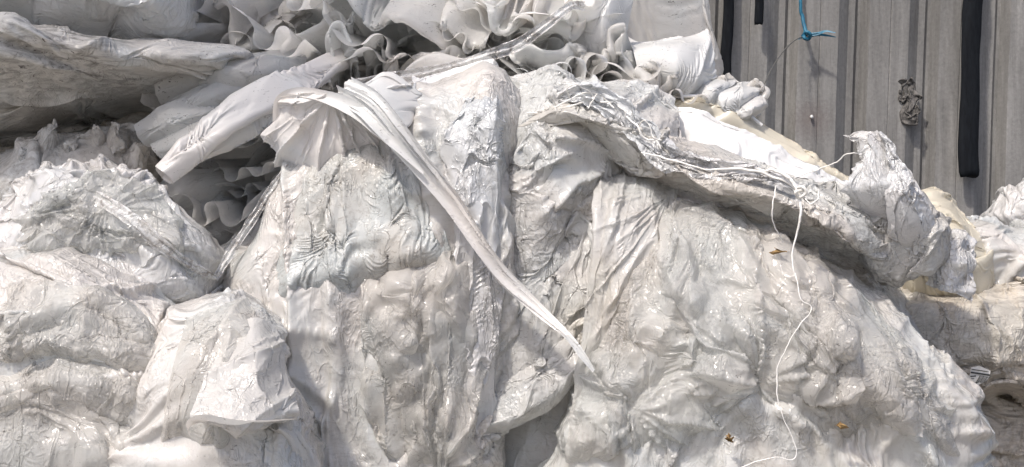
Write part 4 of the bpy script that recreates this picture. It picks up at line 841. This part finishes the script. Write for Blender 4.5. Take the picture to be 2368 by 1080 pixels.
drape(xr,[[(1520,520),(1620,490),(1720,520),(1850,600)],[(1540,640),(1640,610),(1760,640),(1920,720)],[(1600,740),(1700,740),(1820,780),(1980,850)],[(1720,930),(1760,920),(1860,930),(2000,960)]],.018,97,97,LLs(97,97,.9,13),104,'veil',right,tuck=(0,0,1,1),fans=(('fan',1765,880,.045,15,.1,.55),('fan',1520,540,.03,14,.08,.35),('lin',.03,7,-60,6),('cell',.030,9,-60,2.2),('cell',.010,22,90,2)),gathers=[(1750,910,.10,.2)],lump=.01)
drape(xr,[[(1440,640),(1500,580),(1540,560),(1580,600)],[(1400,760),(1470,730),(1540,720),(1600,740)],[(1370,880),(1450,860),(1540,850),(1640,850)],[(1320,1060),(1420,1040),(1560,1020),(1720,960)]],.016,81,97,LLs(81,97,.9,14),105,'veil',right,tuck=(1,0,1,1),fans=(('fan',1480,940,.04,14,.1,.5),('lin',.03,7,75,6),('cell',.028,10,85,2.4),('cell',.010,24,60,2)),gathers=[(1480,930,.10,.2)])
drape(xr,[[(1860,610),(1920,650),(1990,690),(2060,760)],[(1880,720),(1960,740),(2050,800),(2140,860)],[(1900,840),(1980,860),(2090,900),(2200,960)],[(1900,1000),(2000,1000),(2120,1010),(2220,1060)]],.016,81,81,LLs(81,81,.8,12),106,'veil',right,fans=(('lin',.035,6,-50,7),('fan',2120,940,.03,14,.1,.4),('cell',.026,9,-50,2.6),('cell',.010,22,-30,2)),gathers=[(2130,930,.15,.4)])
drape(x1,[[(10,660),(100,640),(200,670),(300,730)],[(0,740),(120,720),(230,740),(350,790)],[(-40,840),(120,820),(240,830),(360,870)]],.012,81,65,LLs(81,65,.9,12),108,'veil',lb,gathers=[(60,800,.12,.4)])
drape(x1,[[(-60,880),(100,860),(230,860),(350,900)],[(-60,980),(100,960),(230,960),(340,1000)],[(-60,1160),(100,1160),(220,1160),(320,1160)]],.014,81,65,LLs(81,65,1.0,10),109,'veil',lb,gathers=[(30,900,.12,.5),(200,1000,.12,.4)],lump=.01)
drape(x2,[[(20,520),(110,440),(220,420),(340,450),(430,540)],[(30,570),(130,510),(240,480),(360,520),(450,600)],[(60,620),(180,590),(300,570),(400,600),(470,660)]],.012,97,97,[(97,97,.25,4,0,60,.03,.05),(289,289,.2,14,0,50,.03,.03,(.3,1,2.5))],110,'veil',ls,fans=(('fan',240,472,.02,26,.08,.6),('lin',.012,16,22,7)),pl=None)
drape(xc,[[(860,700),(940,690),(1030,690),(1120,680)],[(880,820),(950,820),(1030,820),(1120,820)],[(910,950),(970,950),(1030,950),(1110,950)],[(950,1100),(985,1100),(1020,1100),(1080,1100)]],.02,97,97,[(97,97,.15,5,0,60,.03,.05,(1,.3,.3)),(289,289,.28,18,0,50,.03,.03,(1,.4,.4))],113,'veil',centre,fans=(('fan',1010,1110,.045,18,.15,.7),('cell',.028,9,90,3),('cell',.010,24,80,2)))
drape(x16,[[(430,730),(500,705),(570,705),(615,740)],[(400,800),(470,780),(540,775),(600,800)],[(380,900),(440,880),(480,890),(520,880)],[(360,1060),(420,1040),(460,1050),(500,1040)]],.02,65,81,LLs(65,81,.7,12),111,'veil',fb,gathers=[(500,760,.08,.4)])
drape(x10,[[(2050,720),(2150,690),(2280,690),(2400,700)],[(2080,790),(2180,770),(2290,770),(2400,780)],[(2150,870),(2230,850),(2300,850),(2400,860)]],.02,81,49,LLs(81,49,.7,12),112,'tan',tn)
# printed label half tucked into the tan bale
g=patch([[(2246,850,0),(2265,848,0),(2290,858,0)],[(2240,872,0),(2262,870,0),(2284,876,0)],[(2222,898,0),(2240,896,0),(2262,890,0)]],33,33)
ld=near(x10,2262,872)[1]-.085
def on(px,py,o=0): return (px,py,ld-o+.0006*(px-2262))
lt=thing('barcode_label','small black and white printed barcode label stuck in a crease of the tan bale','label')
g=patch([[on(2246,850),on(2266,847),on(2291,858)],[on(2240,872),on(2264,870),on(2284,878)],[on(2218,902),on(2238,900),on(2258,892)]],33,33);grid_obj('paper',g,M['label'],lt)
def bar(a,b,wd,name='printed_bar'):
    q=np.array([[P(*on(a[0],a[1],.004)),P(*on(a[0]+wd[0],a[1]+wd[1],.004))],[P(*on(b[0],b[1],.004)),P(*on(b[0]+wd[0],b[1]+wd[1],.004))]]);grid_obj(name,q,M['ink'],lt)
bar((2247,853),(2286,859),(0,2));bar((2245,859),(2290,866),(0,4))
for i in range(9): bar((2266+2.6*i,868+.5*i),(2257+2.6*i,884+.3*i),(1.3 if i%3 else 1.9,0))
bar((2244,869),(2257,868),(0,3));bar((2244,875),(2253,875),(0,2))
for i in range(6): bar((2224+i*4,900-i*1.2),(2243+i*4,886-i*.8),(1.5,1))
# ---------------- dry leaf scraps and dirt bits caught on the film
rr=RS(79)
for (lx,ly,lab) in [(1805,588,'dry brown scrap caught in the film below the hanging string'),(1940,985,'small orange brown leaf on the lower part of the right bale'),(1985,722,'dark wind blown speck of debris high on the right bale'),(1680,1015,'brown curled leaf near the bottom of the right bale')]:
    d=near(xr,lx,ly)[1]-.06
    g=patch([[(lx-3,ly-1,d),(lx,ly-2,d-.01),(lx+3,ly-1,d)],[(lx-6,ly+1,d-.01),(lx,ly+1,d-.015),(lx+7,ly+2,d-.01)],[(lx-2,ly+3,d),(lx+2,ly+4,d-.005),(lx+4,ly+4,d)]],17,13)
    tag(grid_obj('leaf_scrap',soft(g,rr,.5,4,it=20),M['twig'],None),lab,'leaf','leaf scraps caught on the film')
# ---------------- tufts on the torn bale
for (tx,ty,hh,sd) in [(105,330,70,1),(215,318,80,2),(262,325,90,3),(40,372,40,4),(160,350,50,5),(310,360,60,6)]:
    rr=RS(70+sd)
    g=patch([[(tx-50,ty+110,4.46),(tx,ty+100,4.42),(tx+54,ty+112,4.46)],[(tx-38,ty+50,4.44),(tx,ty+46,4.38),(tx+42,ty+52,4.44)],[(tx-26,ty-hh*.1,4.42),(tx+4,ty-6,4.36),(tx+30,ty+4,4.4)],[(tx-6,ty-hh*.4,4.38),(tx+8,ty-hh*.45,4.36),(tx+22,ty-hh*.2,4.38)]],49,49)
    g=crumple(g,[(49,49,.22,4,0,60,.02,.03),(129,129,.3,14,0,40,.02,.03)],rr,one=False,fans=[('lin',.02,16,90,3)]);grid_obj('torn_tuft',g,M['torn'],tr_)
# ---------------- clear straps
rr=RS(80)
t=thing('clear_strap','clear plastic strap pulled into a V between the streaky bag and the ruffles','strap','clear plastic straps')
g=strip([(210,446,3.84),(300,505,3.76),(400,585,3.78),(470,628,3.88),(500,642,3.95)],[.035,.04,.045,.03,.02],n=161,m=17,pleat=.006,npl=2,rng=rr);grid_obj('strap_run',soft(g,rr,.1,10,it=15),M['clear'],t)
g=strip([(497,645,3.95),(540,572,4.0),(600,482,4.05),(640,420,4.05),(668,382,4.03)],[.02,.032,.030,.028,.02],n=161,m=17,pleat=.006,npl=2,rng=rr);grid_obj('strap_run',soft(g,rr,.1,10,it=15),M['clear'],t)
t=thing('clear_strap','crinkled clear strap running up to the right across the top bundles, dirty in the middle','strap','clear plastic straps')
g=strip([(820,200,4.30),(900,185,4.28),(1000,165,4.27),(1100,135,4.28),(1195,105,4.30),(1260,60,4.32),(1320,15,4.38),(1352,14,4.45)],[.05,.05,.045,.03,.045,.04,.03,.03],n=241,m=17,pleat=.006,npl=2,rng=rr);grid_obj('strap_run',soft(g,rr,.1,14,it=15),M['clear'],t)
# ---------------- strings and threads
def string(label,path,rad=.0014,wob=.0015,name='plastic_string',n=120,group='white plastic strings and threads'):
    o=grid_obj(name,tube(path,rad,n=n,wob=wob,rng=rr),M['string']);return tag(o,label,'string',group)
t=thing('knotted_string','white plastic string knotted at the overhang lip, one end hanging straight down','string','white plastic strings and threads')
grid_obj('cord_length',tube([(1480,352,3.80),(1560,372,3.74),(1640,392,3.70),(1720,390,3.68),(1790,410,3.66),(1846,440,3.64)],[.002,.003,.002,.004,.004,.003],n=120,rng=rr,wob=.0025),M['string'],t)
grid_obj('cord_length',tube([(1750,392,3.68),(1800,398,3.65),(1830,420,3.63),(1850,450,3.62)],[.003,.005,.005,.004],n=60,rng=rr,wob=.003),M['string'],t)
grid_obj('knot',tube([(1840,436,3.63),(1856,432,3.6),(1864,446,3.6),(1848,456,3.61),(1840,444,3.6),(1858,440,3.61)],.0045,n=60),M['string'],t)
grid_obj('hanging_end',tube([(1850,450,3.62),(1852,490,3.61),(1843,540,3.62),(1832,585,3.62),(1836,630,3.61),(1846,655,3.60)],[.004,.0035,.0025,.002,.0012],n=80,rng=rr,wob=.001),M['string'],t)
string('thin white string running down the front of the lower right bale to the bottom edge',[(1840,632,3.60),(1852,690,3.58),(1878,712,3.58),(1855,745,3.56),(1825,790,3.55),(1800,845,3.55),(1796,870,3.55)])
string('thin white string with a bend near the bottom edge, lying on the lower right bale',[(1796,862,3.55),(1800,930,3.53),(1822,990,3.53),(1842,1040,3.53),(1832,1062,3.53),(1790,1058,3.53),(1740,1072,3.53),(1690,1090,3.53)])
string('thin white loop dangling under the overhang lip beside the knot',[(1795,430,3.66),(1786,480,3.64),(1790,520,3.66),(1812,560,3.70)],.0018)
string('short curl of white thread right of the knotted string',[(1855,440,3.62),(1870,470,3.6),(1890,462,3.6),(1892,445,3.62)],.0018)
string('fine white thread arching from the thick sheet up to the ragged fin',[(1825,415,4.0),(1880,395,4.0),(1925,380,3.98),(1955,358,3.95),(1975,353,3.93),(1995,356,3.9)],.0018)
string('tangled white threads on the crumpled sheet, left end',[(1220,262,3.96),(1260,258,3.93),(1310,235,3.9),(1350,215,3.9),(1390,222,3.9),(1420,250,3.88)],.0022)
string('loop of white thread standing above the crumpled sheet',[(1318,225,3.92),(1312,205,3.88),(1330,195,3.86),(1350,205,3.88),(1372,222,3.9),(1360,250,3.88),(1380,215,3.88)],.0018)
string('white thread sweeping along the tangled ridge toward the thick sheet',[(1275,250,3.92),(1330,240,3.9),(1400,232,3.9),(1450,275,3.86),(1490,315,3.82),(1530,350,3.8)],.0028,.008)
string('small thread loop at the left foot of the thick white sheet',[(1485,310,3.84),(1478,290,3.82),(1490,278,3.8),(1502,292,3.8),(1512,318,3.8),(1530,325,3.8)],.0018)
print('done',time.time()-T0)
finish()
